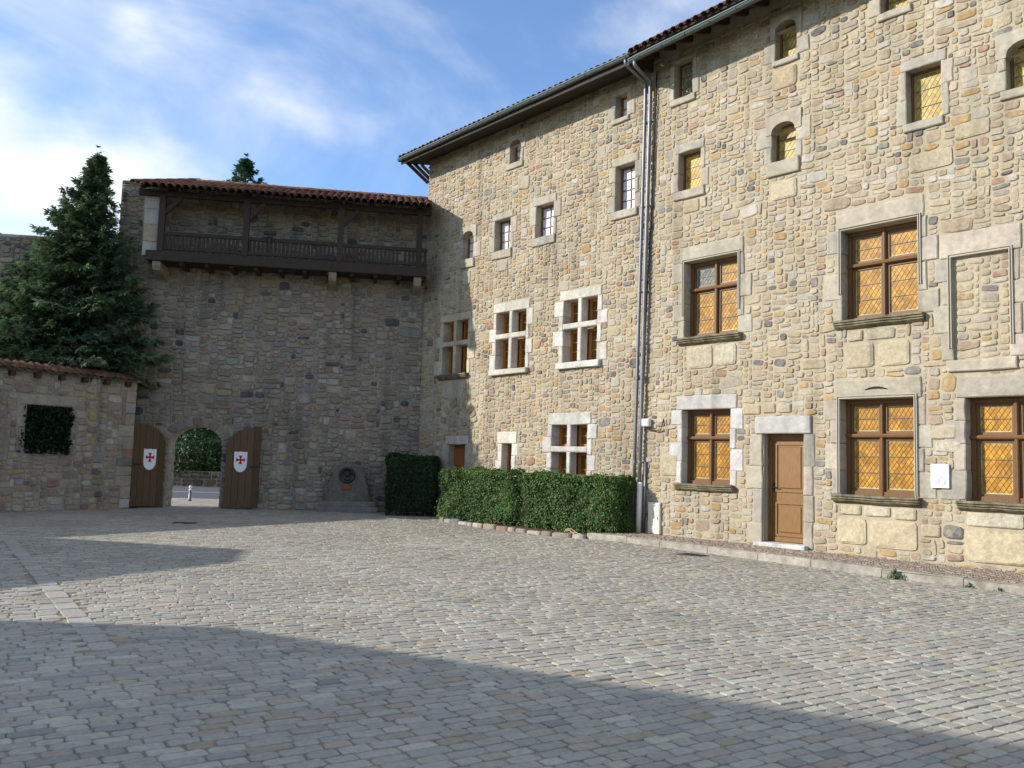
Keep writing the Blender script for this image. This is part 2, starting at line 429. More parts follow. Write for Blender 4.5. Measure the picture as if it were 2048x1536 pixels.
# ================================================================== GROUND
far = struct(MB().add([(-400, -400, -.09), (400, -400, -.09), (400, 400, -.09), (-400, 400, -.09)], [(0, 1, 2, 3)]).build('far_ground', M['turf']))

# edge of the cobbles towards the house: planting bed, then kerb
EDGE = [(-2.75, 27.4), (-2.35, 25.6), (-1.5, 24.9), (-1.78, 23.45), (-0.57, 21.45), (1.0, 19.62), (1.72, 19.2), (2.4, 18.7), (4.37, 15.95), (5.95, 13.65), (7.17, 12.25), (9.2, 9.8), (12.4, 6.0), (15.0, 2.9)]
EY = np.array([p[1] for p in EDGE][::-1]); EX = np.array([p[0] for p in EDGE][::-1])
def edge_x(Y): return float(np.interp(Y, EY, EX))
court = struct(MB().add([(-17, 1.0, -.007), (15, 1.0, -.007), (15, 26.4, -.007), (-1, 28.2, -.007), (-17, 26.2, -.007)], [(0, 1, 2, 3, 4)]).build('courtyard', M['joint']))
rng = random.Random(11)
RD = Vector((math.sin(R(57)), math.cos(R(57)))); QD = Vector((-RD.y, RD.x))
STRIP_A, STRIP_B = Vector((-8.6, 15.33)), Vector((-3.2, 7.2)); SDIR = (STRIP_B - STRIP_A).normalized(); SNRM = Vector((SDIR.y, -SDIR.x))
DRAINS = [(3.43, 16.36, R(-50)), (-7.38, 20.2, R(9))]
cob = []
for j in range(-72, 400):
    pj = j * 0.110
    s = -16 + rng.uniform(0, .2)
    while s < 34:
        L = rng.choice((.15, .165, .18, .19, .20, .21, .22, .235, .25)) + rng.uniform(-.012, .012)
        sc = s + L / 2; s += L
        wob = mnoise.noise(Vector((sc * .5, pj * .5, 3.3))) * .03
        X = RD.x * sc + QD.x * (pj + wob); Y = RD.y * sc + QD.y * (pj + wob)
        if Y < 2.6 or Y > 27.3 or abs(X) > .66 * Y + 1.6 or X > edge_x(Y) + .05: continue
        if (Vector((X, Y, 0)) - LC).dot(LN) < -.15 and Y < 25.5: continue
        if (Vector((X, Y, 0)) - GC).dot(GN) < -.9: continue
        d = Vector((X, Y)) - STRIP_A
        if abs(d.dot(SNRM)) < .115 and 0 < d.dot(SDIR) < (STRIP_B - STRIP_A).length: continue
        if any(abs(X - a) < .26 and abs(Y - b) < .2 for a, b, _ in DRAINS): continue
        cob.append((Y * Y + X * X, X, Y, L))
cob.sort()
def sett_outline(w, h, rng, near):
    # squared sett with worn, slightly uneven corners
    a, b = w / 2, h / 2; c = rng.uniform(.010, .024); j = lambda m: rng.uniform(-m, m); e = .006
    if not near: return [(-a + c + j(e), -b + j(e)), (a - c + j(e), -b + j(e)), (a + j(e), -b + c), (a + j(e), b - c), (a - c, b + j(e)), (-a + c, b + j(e)), (-a + j(e), b - c), (-a + j(e), -b + c)]
    return [(-a + c, -b + j(e)), (j(.03), -b + j(e)), (a - c, -b + j(e)), (a + j(e), -b + c), (a + j(e), b - c), (a - c, b + j(e)), (j(.03), b + j(e)), (-a + c, b + j(e)), (-a + j(e), b - c), (-a + j(e), -b + c)]
def cobble_geo(X, Y, L, near, rng, W=.110):
    g = rng.uniform(.005, .013)
    ol = sett_outline(L - g * .8, W - g, rng, near)
    z = rng.uniform(-.0035, .0035) + mnoise.noise(Vector((X * .7, Y * .7, 9))) * .003
    tx, ty = rng.uniform(-.02, .02), rng.uniform(-.035, .035)
    def P(x, y, zz): return (X + RD.x * x + QD.x * y, Y + RD.y * x + QD.y * y, z + zz + x * tx + y * ty)
    k = len(ol)
    rings = ((1, -.02), (.975, -.002), (.91, .002)) if near else ((1, -.02), (.95, .001))
    v = [P(x * a, y * a, b) for a, b in rings for x, y in ol] + [P(0, 0, .003 if near else .002)]
    f = []
    nr = len(rings)
    for i in range(k):
        n = (i + 1) % k
        for r in range(nr - 1): f.append((r * k + i, r * k + n, (r + 1) * k + n, (r + 1) * k + i))
        f.append(((nr - 1) * k + i, (nr - 1) * k + n, nr * k))
    return v, f
mb = MB(); rng = random.Random(5); npart = 0
for d2, X, Y, L in cob:
    v, f = cobble_geo(X, Y, L, Y < 13, rng); c = pick(PAL_COBBLE, rng, .075)
    infr = abs(X) < .585 * Y + .1 and Y > 4.3
    if npart < 300 and infr:
        MB().add(v, f, c).build('cobble', M['cobble'], court); npart += 1
    else: mb.add(v, f, c)
mb.build('cobble_field', M['cobble'], court, kind='stuff')
# drainage strip of long pale slabs crossing the cobbles
s = 0.0; rng = random.Random(3)
while s < (STRIP_B - STRIP_A).length - .1:
    L = rng.uniform(.3, .6); c = STRIP_A + SDIR * (s + L / 2); s += L + .015
    ol = rounded(0, 0, L - .012, .205, rng, k=8, jit=.03, p=8, rot=0)
    v = [(c.x + SDIR.x * x - SNRM.x * y, c.y + SDIR.y * x - SNRM.y * y, zz) for a, zz in ((1, -.03), (.96, .006), ) for x, y in [(p * a, q * a) for p, q in ol]]
    k = 8; f = [(i, (i + 1) % k, k + (i + 1) % k, k + i) for i in range(k)] + [tuple(range(k, 2 * k))]
    MB().add(v, f, pick([(1, (166, 161, 151)), (1, (158, 153, 145)), (1, (162, 154, 143))], rng)).build('drain_slab', M['cobble'], court)
# cast-iron drain covers
for i, (X, Y, rz) in enumerate(DRAINS):
    t = thing('drain_cover', ['dark iron drain cover in the cobbles near the pavement kerb', 'dark iron drain cover in the shaded cobbles before the archway'][i], 'drain cover', (X, Y, .002), rz, 'drain covers in the courtyard')
    m_ = MB().box(-.24, .24, -.17, -.14, -.03, .008).box(-.24, .24, .14, .17, -.03, .008).box(-.24, -.21, -.14, .14, -.03, .008).box(.21, .24, -.14, .14, -.03, .008)
    m_.build('frame', M['iron'], t)
    for q in range(7): MB().box(-.205 + q * .06, -.205 + q * .06 + .034, -.138, .138, -.03, .004).build('grate_bar', M['iron'], t)

# ------------------------------------------------------------------ pavement and kerb along the house
KERB = [Vector(p) for p in [(1.72, 19.2), (2.4, 18.7), (4.37, 15.95), (5.95, 13.65), (7.17, 12.25), (9.2, 9.8), (12.4, 6.0), (15.0, 2.9)]]
KZ = 0.125
inner = []
for p in KERB:
    inner.append((p.x, p.y, KZ - .012))
poly = inner + [tuple(to_f(u, -.05, KZ - .012)) for u in (14, -3.4)]
pav = struct(MB().add(poly, [tuple(range(len(poly)))]).build('pavement', M['joint']))
rng = random.Random(21)
seg_l = [0.0]
for a, b in zip(KERB, KERB[1:]): seg_l.append(seg_l[-1] + (b - a).length)
def on_kerb(s):
    for i in range(len(KERB) - 1):
        if s <= seg_l[i + 1] or i == len(KERB) - 2:
            t = (s - seg_l[i]) / (seg_l[i + 1] - seg_l[i]); return KERB[i].lerp(KERB[i + 1], t), (KERB[i + 1] - KERB[i]).normalized()
s = 0.0
while s < seg_l[-1] - 1:
    L = rng.uniform(.95, 1.35); p, _ = on_kerb(s); q, _ = on_kerb(s + L); d = (q - p).normalized(); nrm = Vector((-d.y, d.x))
    if nrm.dot(Vector((1, 1))) < 0: nrm = -nrm
    L2 = (q - p).length; s += L
    def Q(x, y, z): w = p + d * x + nrm * y; return (w.x, w.y, z)
    a, b = .006, L2 - .006; c = .02; dz = rng.uniform(-.006, .004)
    prof = [(-.005, -.03), (.0, KZ - c + dz), (c, KZ + dz), (.19, KZ + dz + .002), (.195, -.03)]
    v = [Q(a, y + rng.uniform(-.003, .003), z) for y, z in prof] + [Q((a + b) / 2, y + rng.uniform(-.006, .006), z + rng.uniform(-.004, .003)) for y, z in prof] + [Q(b, y + rng.uniform(-.003, .003), z) for y, z in prof]
    f = []
    for r in range(2):
        for i in range(4): f.append((r * 5 + i, r * 5 + 5 + i, r * 5 + 6 + i, r * 5 + 1 + i))
    f += [(0, 1, 2, 3, 4), (14, 13, 12, 11, 10)]
    o = MB().add(v, [tuple(reversed(q_)) for q_ in f]).build('kerb_stone', M['kerb'], pav)
# small red-brown setts laid in scallops
KX = np.array([f_uo(p.x, p.y)[0] for p in KERB]); KO = np.array([f_uo(p.x, p.y)[1] for p in KERB])
mb = MB(); g = .098
SETT = [(20, (144, 126, 111)), (14, (135, 119, 106)), (10, (152, 137, 122)), (8, (142, 131, 119)), (5, (162, 149, 134))]
for iu in range(int(12.5 / g)):
    u = -3.0 + iu * g
    om = float(np.interp(u, KX, KO)) - .24
    ph = (u % 1.1) / 1.1
    sc = .16 * math.sin(ph * math.pi)
    for io in range(-4, int(2.6 / g)):
        o_ = io * g + sc + .05
        if o_ < .05 or o_ > om: continue
        ol = rounded(0, 0, g - .014, g - .014, rng, k=6, jit=.06, p=5)
        dz = rng.uniform(-.004, .004)
        v = [tuple(to_f(u + x, o_ + y, KZ + dz + zz)) for a, zz in ((1, -.015), (.86, .001)) for x, y in [(p_ * a, q_ * a) for p_, q_ in ol]]
        k = 6; f = [(i, k + i, k + (i + 1) % k, (i + 1) % k) for i in range(k)] + [tuple(reversed(range(k, 2 * k)))]
        f = [tuple(reversed(q_)) for q_ in f]
        mb.add(v, f, pick(SETT, rng, .14))
mb.build('sett_paving', M['sett'], pav, kind='stuff')

# ------------------------------------------------------------------ planting bed
bedp = [(-1.78, 23.45), (-0.57, 21.45), (1.0, 19.62), (1.72, 19.2)]
bed_v = [(x, y, .05) for x, y in bedp] + [tuple(to_f(-3.1, 0, .05)), tuple(to_f(-9.3, 0, .05))]
bed = struct(MB().add(bed_v, [(0, 1, 2, 3, 4, 5)]).build('planting_bed', M['earth']))
rng = random.Random(8)
for a, b in zip(bedp, bedp[1:]):
    a = Vector(a); b = Vector(b); d = (b - a).normalized(); nr = Vector((-d.y, d.x))
    if nr.dot(Vector((1, 1))) < 0: nr = -nr
    s = 0
    while s < (b - a).length - .12:
        L = min(rng.uniform(.22, .5), (b - a).length - s); c = a + d * (s + L / 2); s += L
        hz = rng.uniform(.07, .12)
        ol = rounded(0, 0, L - .015, .17, rng, k=8, jit=.05, p=5)
        v = [(c.x + d.x * x + nr.x * y, c.y + d.y * x + nr.y * y, zz) for sc, zz in ((1, -.03), (.97, hz * .75), (.8, hz)) for x, y in [(p * sc, q * sc) for p, q in ol]]
        k = 8; f = [(r * k + i, r * k + (i + 1) % k, (r + 1) * k + (i + 1) % k, (r + 1) * k + i) for r in range(2) for i in range(k)] + [tuple(range(2 * k, 3 * k))]
        MB().add(v, f, pick(PAL_GARDEN, rng)).build('border_stone', M['stone_grey'], bed, smooth=True)

# ------------------------------------------------------------------ street beyond the gate
street = struct(MB().add([(-40, 29.7, -.02), (12, 33, -.02), (12, 47, -.02), (-40, 43.2, -.02)], [(0, 1, 2, 3)]).build('street', M['asphalt']))
MB().add([(-40, 35.0, -.014), (12, 38.3, -.014), (12, 38.45, -.014), (-40, 35.15, -.014)], [(0, 1, 2, 3)]).build('road_line', M['paint'], street)
foot = struct(MB().add([(-40, 22.5, -.014), (12, 29.2, -.014), (12, 33.0, -.014), (-40, 29.7, -.014)], [(0, 1, 2, 3)]).build('footpath', M['kerb']))

# ================================================================== HOUSES
def dressed_col(rng, warm=0.5):
    c = pick([(3, (171, 162, 145)), (3, (164, 155, 138)), (2, (176, 166, 149)), (1.5, (160, 153, 141)), (.7 * warm, (173, 157, 128))], rng, .06)
    return c
GRAN = [(2, (192, 189, 184)), (2, (186, 183, 177)), (1, (180, 178, 173))]

class House:
    def __init__(s, root, seed): s.root = root; s.rng = random.Random(seed); s.holes = []; s.block = []; s.extra = []
    def blk(s, name, parent, x0, x1, z0, z1, col, y0=-.024, y1=.30, c=.016, m='dressed', jit=.010):
        MB().cbox(x0 + .004, x1 - .004, y0 + s.rng.uniform(-.006, .006), y1, z0 + .004, z1 - .004, c, jit, s.rng, col).build(name, M[m], parent)
        s.block.append((x0 - .005, x1 + .005, z0 - .005, z1 + .005))

def surround(H, win, u0, u1, z0, z1, lint_h=.28, lint_ext=.1, jamb=(.14, .30), sill_h=.14, sill_ext=.12, sill_dark=False, sill_proj=.03,
             pal=None, arch=0.0, depth=.30, lint_name='lintel', nj=None, no_sill=False):
    rng = H.rng; H.holes.append((u0 - .02, u1 + .02, z0 - .02, z1 + .02, depth + .06)); H.block.append((u0 - .03, u1 + .03, z0 - .03, z1 + .03))
    colf = (lambda: pick(pal, rng, .04)) if pal else (lambda: dressed_col(rng))
    # jamb blocks alternate short and long
    n = nj or max(2, int(round((z1 - z0) / .42)))
    for side in (-1, 1):
        z = z0; k = rng.randint(0, 1)
        hs = [rng.uniform(.8, 1.25) for _ in range(n)]; t = sum(hs)
        for i in range(n):
            hgt = hs[i] / t * (z1 - z0); w = (jamb[(i + k) % 2]) * rng.uniform(.85, 1.15)
            if side < 0: H.blk('jamb_stone', win, u0 - w, u0, z, z + hgt, colf(), y1=depth)
            else: H.blk('jamb_stone', win, u1, u1 + w, z, z + hgt, colf(), y1=depth)
            z += hgt
    # lintel
    a, b = u0 - lint_ext, u1 + lint_ext
    if arch <= 0:
        H.blk(lint_name, win, a, b, z1, z1 + lint_h, colf(), y0=-.028, y1=depth)
    else:
        c = colf(); N = 10; mb = MB(); zt = z1 + lint_h; ub = (u0 + u1) / 2; hw = (u1 - u0) / 2; zs = z1 - arch
        arc = [(ub - hw * math.cos(math.pi * i / N), zs + arch * math.sin(math.pi * i / N) ** .8) for i in range(N + 1)]
        outer = [(a + (b - a) * i / N, zt) for i in range(N + 1)]
        v = [(x, -.036, z) for x, z in arc] + [(x, -.036, z) for x, z in outer] + [(x, depth, z) for x, z in arc]
        f = []
        for i in range(N):
            f.append((i, i + 1, N + 2 + i, N + 1 + i)); f.append((i + 1, i, 2 * N + 2 + i, 2 * N + 3 + i))
        q = len(v)
        v += [(a, -.036, zs), (b, -.036, zs), (a, .1, zs), (b, .1, zs), (a, .1, zt), (b, .1, zt)]
        f += [(0, N + 1, q), (N, q + 1, 2 * N + 1), (N + 1, 2 * N + 1, q + 5, q + 4), (q + 2, q, N + 1, q + 4), (q + 1, q + 3, q + 5, 2 * N + 1), (q, q + 2, q + 3, q + 1)]
        mb.add(v, f, c).build('arched_lintel', M['dressed'], win)
        H.block.append((a, b, zs, zt))
    # sill
    if no_sill: return
    if sill_dark:
        mb = MB(); x0, x1 = u0 - sill_ext, u1 + sill_ext
        prof = [(-.15, 0), (-.155, -.035), (-.125, -.045), (-.135, -.075), (-.10, -.085), (-.105, -.11), (-.06, -.14), (-.02, -.16)]
        nseg = 9; v = []
        for i in range(nseg):
            x = x0 + (x1 - x0) * i / (nseg - 1); dz = rng.uniform(-.006, .006)
            v.append((x, depth, z0 + .002)); v += [(x, y + rng.uniform(-.006, .006), z0 + zz + dz) for y, zz in prof]; v.append((x, .05, z0 - .16))
        m_ = len(prof) + 2; f = []
        for i in range(nseg - 1):
            for k in range(m_ - 1): f.append((i * m_ + k, i * m_ + k + 1, (i + 1) * m_ + k + 1, (i + 1) * m_ + k))
        f.append(tuple(reversed(range(m_)))); f.append(tuple(range((nseg - 1) * m_, nseg * m_)))
        mb.add(v, [tuple(q) for q in f]).build('sill', M['sill'], win)
        H.block.append((x0, x1, z0 - .16, z0))
    else:
        H.blk('sill', win, u0 - sill_ext, u1 + sill_ext, z0 - sill_h, z0, colf(), y0=-.03 - sill_proj, y1=depth)

def leaded(mb_lead, x0, x1, z0, z1, y, rng, tone, dw=.085, dh=.125, bars=2, border=True):
    """diamond quarries, each a slightly tilted pane, with a pale border and lead cames"""
    mb = MB(); bw = .022 if border else 0.0
    pale = lin((170, 160, 118))
    if border:
        for q in ((x0, x0 + bw, z0, z1), (x1 - bw, x1, z0, z1), (x0 + bw, x1 - bw, z0, z0 + bw), (x0 + bw, x1 - bw, z1 - bw, z1)):
            mb.add([(q[0], y, q[2]), (q[1], y, q[2]), (q[1], y, q[3]), (q[0], y, q[3])], [(0, 1, 2, 3)], pale)
    a0, a1, c0, c1 = x0 + bw, x1 - bw, z0 + bw, z1 - bw
    nx = max(2, round((a1 - a0) / dw)); nz = max(2, round((c1 - c0) / dh)); dw = (a1 - a0) / nx; dh = (c1 - c0) / nz
    def clip(poly):
        for ax, lim, sg in ((0, a0, 1), (0, a1, -1), (1, c0, 1), (1, c1, -1)):
            out = []
            for i in range(len(poly)):
                p, q = poly[i], poly[(i + 1) % len(poly)]
                ip, iq = (p[ax] - lim) * sg >= -1e-9, (q[ax] - lim) * sg >= -1e-9
                if ip: out.append(p)
                if ip != iq:
                    t = (lim - p[ax]) / (q[ax] - p[ax]); out.append((p[0] + (q[0] - p[0]) * t, p[1] + (q[1] - p[1]) * t))
            poly = out
            if not poly: return []
        return poly
    for i in range(-1, 2 * nx + 2):
        for k in range(-1, 2 * nz + 2):
            if (i + k) % 2: continue
            cx, cz = a0 + i * dw / 2, c0 + k * dh / 2
            pl = clip([(cx - dw / 2, cz), (cx, cz - dh / 2), (cx + dw / 2, cz), (cx, cz + dh / 2)])
            if len(pl) < 3: continue
            tx, tz = rng.uniform(-.04, .04), rng.uniform(-.03, .03)
            kk = rng.uniform(.72, 1.16)
            mb.add([(px, y + (px - cx) * tx + (pz - cz) * tz, pz) for px, pz in pl], [tuple(range(len(pl)))], tuple(v * kk for v in tone))
    L = .0035
    for i in range(-nz - 1, nx + 1):
        for sg in (1, -1):
            # line through (a0+i*dw, c0) rising with slope dh/dw
            xa, za = a0 + i * dw + dw / 2, c0; xb, zb = xa + (c1 - c0) / dh * dw, c1
            if sg < 0: xa, xb = a0 + a1 - xa, a0 + a1 - xb
            pa, pb = (xa, za), (xb, zb)
            t0, t1 = 0.0, 1.0; dx = xb - xa
            for lim, s_ in ((a0, 1), (a1, -1)):
                da, db = (xa - lim) * s_, (xb - lim) * s_
                if da < 0 and db < 0: t0, t1 = 1, 0; break
                if da < 0: t0 = max(t0, da / (da - db))
                elif db < 0: t1 = min(t1, da / (da - db))
            if t1 - t0 < .02: continue
            mb_lead.bar((xa + dx * t0, y - .004, za + (zb - za) * t0), (xa + dx * t1, y - .004, za + (zb - za) * t1), .0042, .005, up=(0, 1, 0))
    for i in range(bars):
        z = z0 + (z1 - z0) * (i + 1) / (bars + 1); mb_lead.bar((x0, y - .012, z), (x1, y - .012, z), .008, .008)
    return mb

AMBER = lin((180, 128, 38)); AMBER_SKY_REFLECT = lin((186, 158, 76)); GREYG = lin((120, 126, 122))  # paler upper-window amber has the sky reflection put into its colour
def amber_cross(H, u0, u1, z0, z1, name_label=None, tones=None, fy=.19, split=.40, **kw):
    """brown wooden cross window with four leaded amber lights"""
    rng = H.rng
    win = MB()
    o = .075; mu = .075; tr = .08
    um = (u0 + u1) / 2; zt = z1 - (z1 - z0) * split
    win.box(u0, u0 + o, fy, fy + .10, z0, z1).box(u1 - o, u1, fy, fy + .10, z0, z1)
    win.box(u0 + o, u1 - o, fy + .002, fy + .10, z1 - o, z1).box(u0 + o, u1 - o, fy + .002, fy + .10, z0, z0 + o)
    # rounded mullion and transom standing proud
    win.tube([(um, fy + .01, z0), (um, fy + .01, z1)], mu / 2, 8); win.box(um - mu / 2, um + mu / 2, fy + .012, fy + .1, z0 + o, z1 - o)
    win.tube([(u0, fy - .004, zt), (u1, fy - .004, zt)], tr / 2, 8); win.box(u0 + o, u1 - o, fy + .014, fy + .1, zt - tr / 2, zt + tr / 2)
    w = win.build('window', M['brownwood'], H.root, label=name_label)
    surround(H, w, u0, u1, z0, z1, **kw)
    lights = [(u0 + o, um - mu / 2, z0 + o, zt - tr / 2), (um + mu / 2, u1 - o, z0 + o, zt - tr / 2), (u0 + o, um - mu / 2, zt + tr / 2, z1 - o), (um + mu / 2, u1 - o, zt + tr / 2, z1 - o)]
    for i, (a, b, c, d) in enumerate(lights):
        f = .045; sm = MB()
        sm.box(a, a + f, fy + .04, fy + .09, c, d).box(b - f, b, fy + .04, fy + .09, c, d).box(a + f, b - f, fy + .042, fy + .09, d - f, d).box(a + f, b - f, fy + .042, fy + .09, c, c + f)
        sm.build('sash', M['brownwood'], w)
        ld = MB(); tone = (tones or {}).get(i, AMBER)
        pm = leaded(ld, a + f, b - f, c + f, d - f, fy + .07, rng, tone, bars=2 if i < 2 else 1)
        pm.build('leaded_pane', M['amber'], w); ld.build('lead_came', M['lead'], w)
    return w
def moulding(H, w, u0, u1, z0, z1, low=.35):
    """stepped moulding cut round the head and upper jambs"""
    mb = MB(); zl = z0 + (z1 - z0) * low
    for k, (d, y) in enumerate(((.012, -.046), (.05, -.052))):
        t = .016
        mb.box(u0 - d - t, u0 - d, y, -.02, zl, z1 + d + t).box(u1 + d, u1 + d + t, y, -.02, zl, z1 + d + t).box(u0 - d, u1 + d, y + .001, -.02, z1 + d, z1 + d + t)
    mb.build('moulding', M['granite'], w)

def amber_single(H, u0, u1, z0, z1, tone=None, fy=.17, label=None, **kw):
    rng = H.rng; o = .035; tone = tone or AMBER_SKY_REFLECT
    win = MB().box(u0, u0 + o, fy, fy + .08, z0, z1).box(u1 - o, u1, fy, fy + .08, z0, z1).box(u0 + o, u1 - o, fy + .002, fy + .08, z1 - o, z1).box(u0 + o, u1 - o, fy + .002, fy + .08, z0, z0 + o)
    w = win.build('window', M['brownwood'], H.root, label=label)
    surround(H, w, u0, u1, z0, z1, depth=.26, **kw)
    ld = MB(); leaded(ld, u0 + o, u1 - o, z0 + o, z1 - o, fy + .05, rng, tone, dw=.10, dh=.14, bars=2).build('leaded_pane', M['amber'], w)
    ld.build('lead_came', M['lead'], w)
    return w

def casement(parent, u0, u1, z0, z1, y, nx, nz, m, pm, fr=.045, mt=.022):
    """wooden casement: frame, glazing bars and each pane of glass"""
    c = MB().box(u0, u0 + fr, y, y + .06, z0, z1).box(u1 - fr, u1, y, y + .06, z0, z1).box(u0 + fr, u1 - fr, y + .002, y + .06, z1 - fr, z1).box(u0 + fr, u1 - fr, y + .002, y + .06, z0, z0 + fr)
    a, b, cc, d = u0 + fr, u1 - fr, z0 + fr, z1 - fr
    for i in range(1, nx): x = a + (b - a) * i / nx; c.box(x - mt / 2, x + mt / 2, y + .012, y + .05, cc, d)
    for i in range(1, nz): z = cc + (d - cc) * i / nz; c.box(a, b, y + .014, y + .05, z - mt / 2, z + mt / 2)
    return c, [(a + (b - a) * i / nx, a + (b - a) * (i + 1) / nx, cc + (d - cc) * k / nz, cc + (d - cc) * (k + 1) / nz) for i in range(nx) for k in range(nz)], (y + .035)
def panes(parent, lst, y, m, rng):
    for a, b, c, d in lst:
        t = rng.uniform(-.006, .006); q = rng.uniform(-.006, .006)
        MB().add([(a, y - t, c), (b, y + t, c), (b, y + t + q, d), (a, y - t + q, d)], [(0, 1, 2, 3)]).build('pane', m, parent)

def stone_cross(H, u0, u1, z0, z1, label=None, split=.42, rows=(3, 2), zvis=None, **kw):
    """granite mullion-and-transom window with orange wooden casements set deep behind it"""
    rng = H.rng; um = (u0 + u1) / 2; mw = .13; zt = z1 - (z1 - z0) * split; th = .14
    fy = .26
    fr = MB(); allp = []; y = 0
    for a, b, c, d, nr in ((u0, um - mw / 2, z0, zt - th / 2, rows[0]), (um + mw / 2, u1, z0, zt - th / 2, rows[0]), (u0, um - mw / 2, zt + th / 2, z1, rows[1]), (um + mw / 2, u1, zt + th / 2, z1, rows[1])):
        cm, ps, y = casement(None, a, b, c, d, fy, 1, nr, None, None, fr=.07)
        fr.add(cm.v, cm.f); allp += ps
        # glazing bar down the middle of each light
        x = (a + b) / 2 + .03; fr.box(x - .012, x + .012, fy + .013, fy + .05, c + .07, d - .07)
    w = fr.build('window', M['orangewood'], H.root, label=label)
    surround(H, w, u0, u1, z0, z1, depth=.34, **kw)
    panes(w, allp, y, M['glass'], rng)
    pal = kw.get('pal') or [(1, (192, 182, 160))]
    MB().cbox(um - mw / 2, um + mw / 2, -.034, .2, z0 + .02, zt - th / 2, .02, .003, rng, pick(pal, rng, .04)).build('mullion', M['dressed'], w)
    MB().cbox(um - mw / 2, um + mw / 2, -.034, .2, zt + th / 2, z1 + .003, .02, .003, rng, pick(pal, rng, .04)).build('mullion', M['dressed'], w)
    MB().cbox(u0 - .01, u1 + .01, -.031, .2, zt - th / 2, zt + th / 2, .02, .003, rng, pick(pal, rng, .04)).build('transom', M['dressed'], w)
    return w
def wood_window(H, u0, u1, z0, z1, nx, nz, label=None, wood='brownwood', glass='curtain', **kw):
    cm, ps, y = casement(None, u0, u1, z0, z1, .19, nx, nz, None, None, fr=.045)
    w = cm.build('window', M[wood], H.root, label=label)
    surround(H, w, u0, u1, z0, z1, depth=.28, **kw)
    panes(w, ps, y, M[glass], H.rng)
    return w

# ------------------------------------------------------------------ right-hand house (amber windows)
U_SPLIT = -2.95
rootR = thing('stone_house', 'tall rubble stone house with amber leaded windows and a panelled oak door', 'house', FP, FROT)
HR = House(rootR, 101)
amber_cross(HR, -1.90, -.65, 1.26, 2.85, pal=GRAN, lint_h=.30, lint_ext=.16, sill_dark=True, jamb=(.14, .32), split=.38)
w = amber_cross(HR, 1.80, 3.16, 1.20, 2.94, lint_h=.36, lint_ext=.14, sill_dark=True, jamb=(.18, .36), split=.38); moulding(HR, w, 1.8, 3.16, 1.2, 2.94, .02)
w = amber_cross(HR, 4.02, 5.42, 1.20, 2.89, lint_h=.36, lint_ext=.14, sill_dark=True, jamb=(.2, .4), split=.38)
w = amber_cross(HR, -1.87, -.49, 4.41, 6.10, lint_h=.34, lint_ext=.14, sill_dark=True, jamb=(.16, .34), split=.36, tones={2: GREYG}); moulding(HR, w, -1.87, -.49, 4.41, 6.1, .3)
w = amber_cross(HR, 1.84, 3.26, 4.40, 6.11, lint_h=.40, lint_ext=.12, sill_dark=True, jamb=(.16, .34), split=.38); moulding(HR, w, 1.84, 3.26, 4.4, 6.11, .3)
MB().tube([(2.28 + .085 * i, -.036, 3.10 + .035 * math.sin(math.pi * i / 5)) for i in range(6)], [.008, .018, .022, .022, .018, .008], 6).build('arc_moulding', M['iron'], rootR)  # small dark arc moulding for the curved mark in the lintel
# more bays of the same house, to the right of the picture
amber_cross(HR, 6.6, 7.95, 1.2, 2.9, lint_h=.34, sill_dark=True)
amber_cross(HR, 6.2, 7.55, 4.4, 6.1, lint_h=.34, sill_dark=True)
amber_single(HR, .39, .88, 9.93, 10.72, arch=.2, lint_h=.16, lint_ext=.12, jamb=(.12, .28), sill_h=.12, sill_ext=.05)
amber_single(HR, -2.24, -1.73, 9.92, 10.78, tone=lin((130, 130, 110)), lint_h=.12, lint_ext=.1, jamb=(.12, .16), sill_h=.16, sill_ext=.1)
amber_single(HR, -2.09, -1.48, 7.74, 8.62, lint_h=.2, lint_ext=.1, jamb=(.12, .22), sill_h=.2, sill_ext=.12, tone=lin((206, 160, 60)))
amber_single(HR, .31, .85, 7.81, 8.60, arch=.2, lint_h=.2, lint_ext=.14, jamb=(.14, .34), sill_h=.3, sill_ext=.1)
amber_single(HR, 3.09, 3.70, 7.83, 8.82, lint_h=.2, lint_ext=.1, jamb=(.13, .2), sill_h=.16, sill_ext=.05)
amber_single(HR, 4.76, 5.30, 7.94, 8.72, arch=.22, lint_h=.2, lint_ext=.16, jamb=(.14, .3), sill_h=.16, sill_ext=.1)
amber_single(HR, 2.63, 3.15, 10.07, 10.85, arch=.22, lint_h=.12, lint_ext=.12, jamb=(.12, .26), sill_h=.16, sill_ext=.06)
# panelled oak door
du0, du1, dz0, dz1 = .12, 1.03, .2, 2.32
fy = .20
dm = MB().box(du0 + .02, du1, fy + .03, fy + .08, dz0, dz1)
door = dm.build('door', M['oak'], rootR)
HR.holes.append((du0 - .02, du1 + .02, dz0 - .1, dz1 + .02, .36)); HR.block.append((du0 - .02, du1 + .02, 0, dz1 + .02))
MB().box(du0, du0 + .09, fy, fy + .07, dz0, dz1).box(du1 - .05, du1, fy, fy + .07, dz0, dz1).box(du0 + .09, du1 - .05, fy + .002, fy + .07, dz1 - .11, dz1).build('door_frame', M['oak'], door)
for (c, d) in ((dz0 + .12, dz0 + .78), (dz0 + .98, dz1 - .18)):
    a, b = du0 + .16, du1 - .11
    mb = MB(); f = .035
    mb.box(a, a + f, fy + .008, fy + .035, c, d).box(b - f, b, fy + .008, fy + .035, c, d).box(a + f, b - f, fy + .009, fy + .035, d - f, d).box(a + f, b - f, fy + .009, fy + .035, c, c + f)
    mb.build('panel_moulding', M['oak'], door)
    MB().cbox(a + .06, b - .06, fy + .012, fy + .035, c + .06, d - .06, .03).build('door_panel', M['oak'], door)
MB().box(du0 + .11, du1 - .06, fy + .005, fy + .03, dz0 + .015, dz0 + .1).build('kick_board', M['oak'], door)
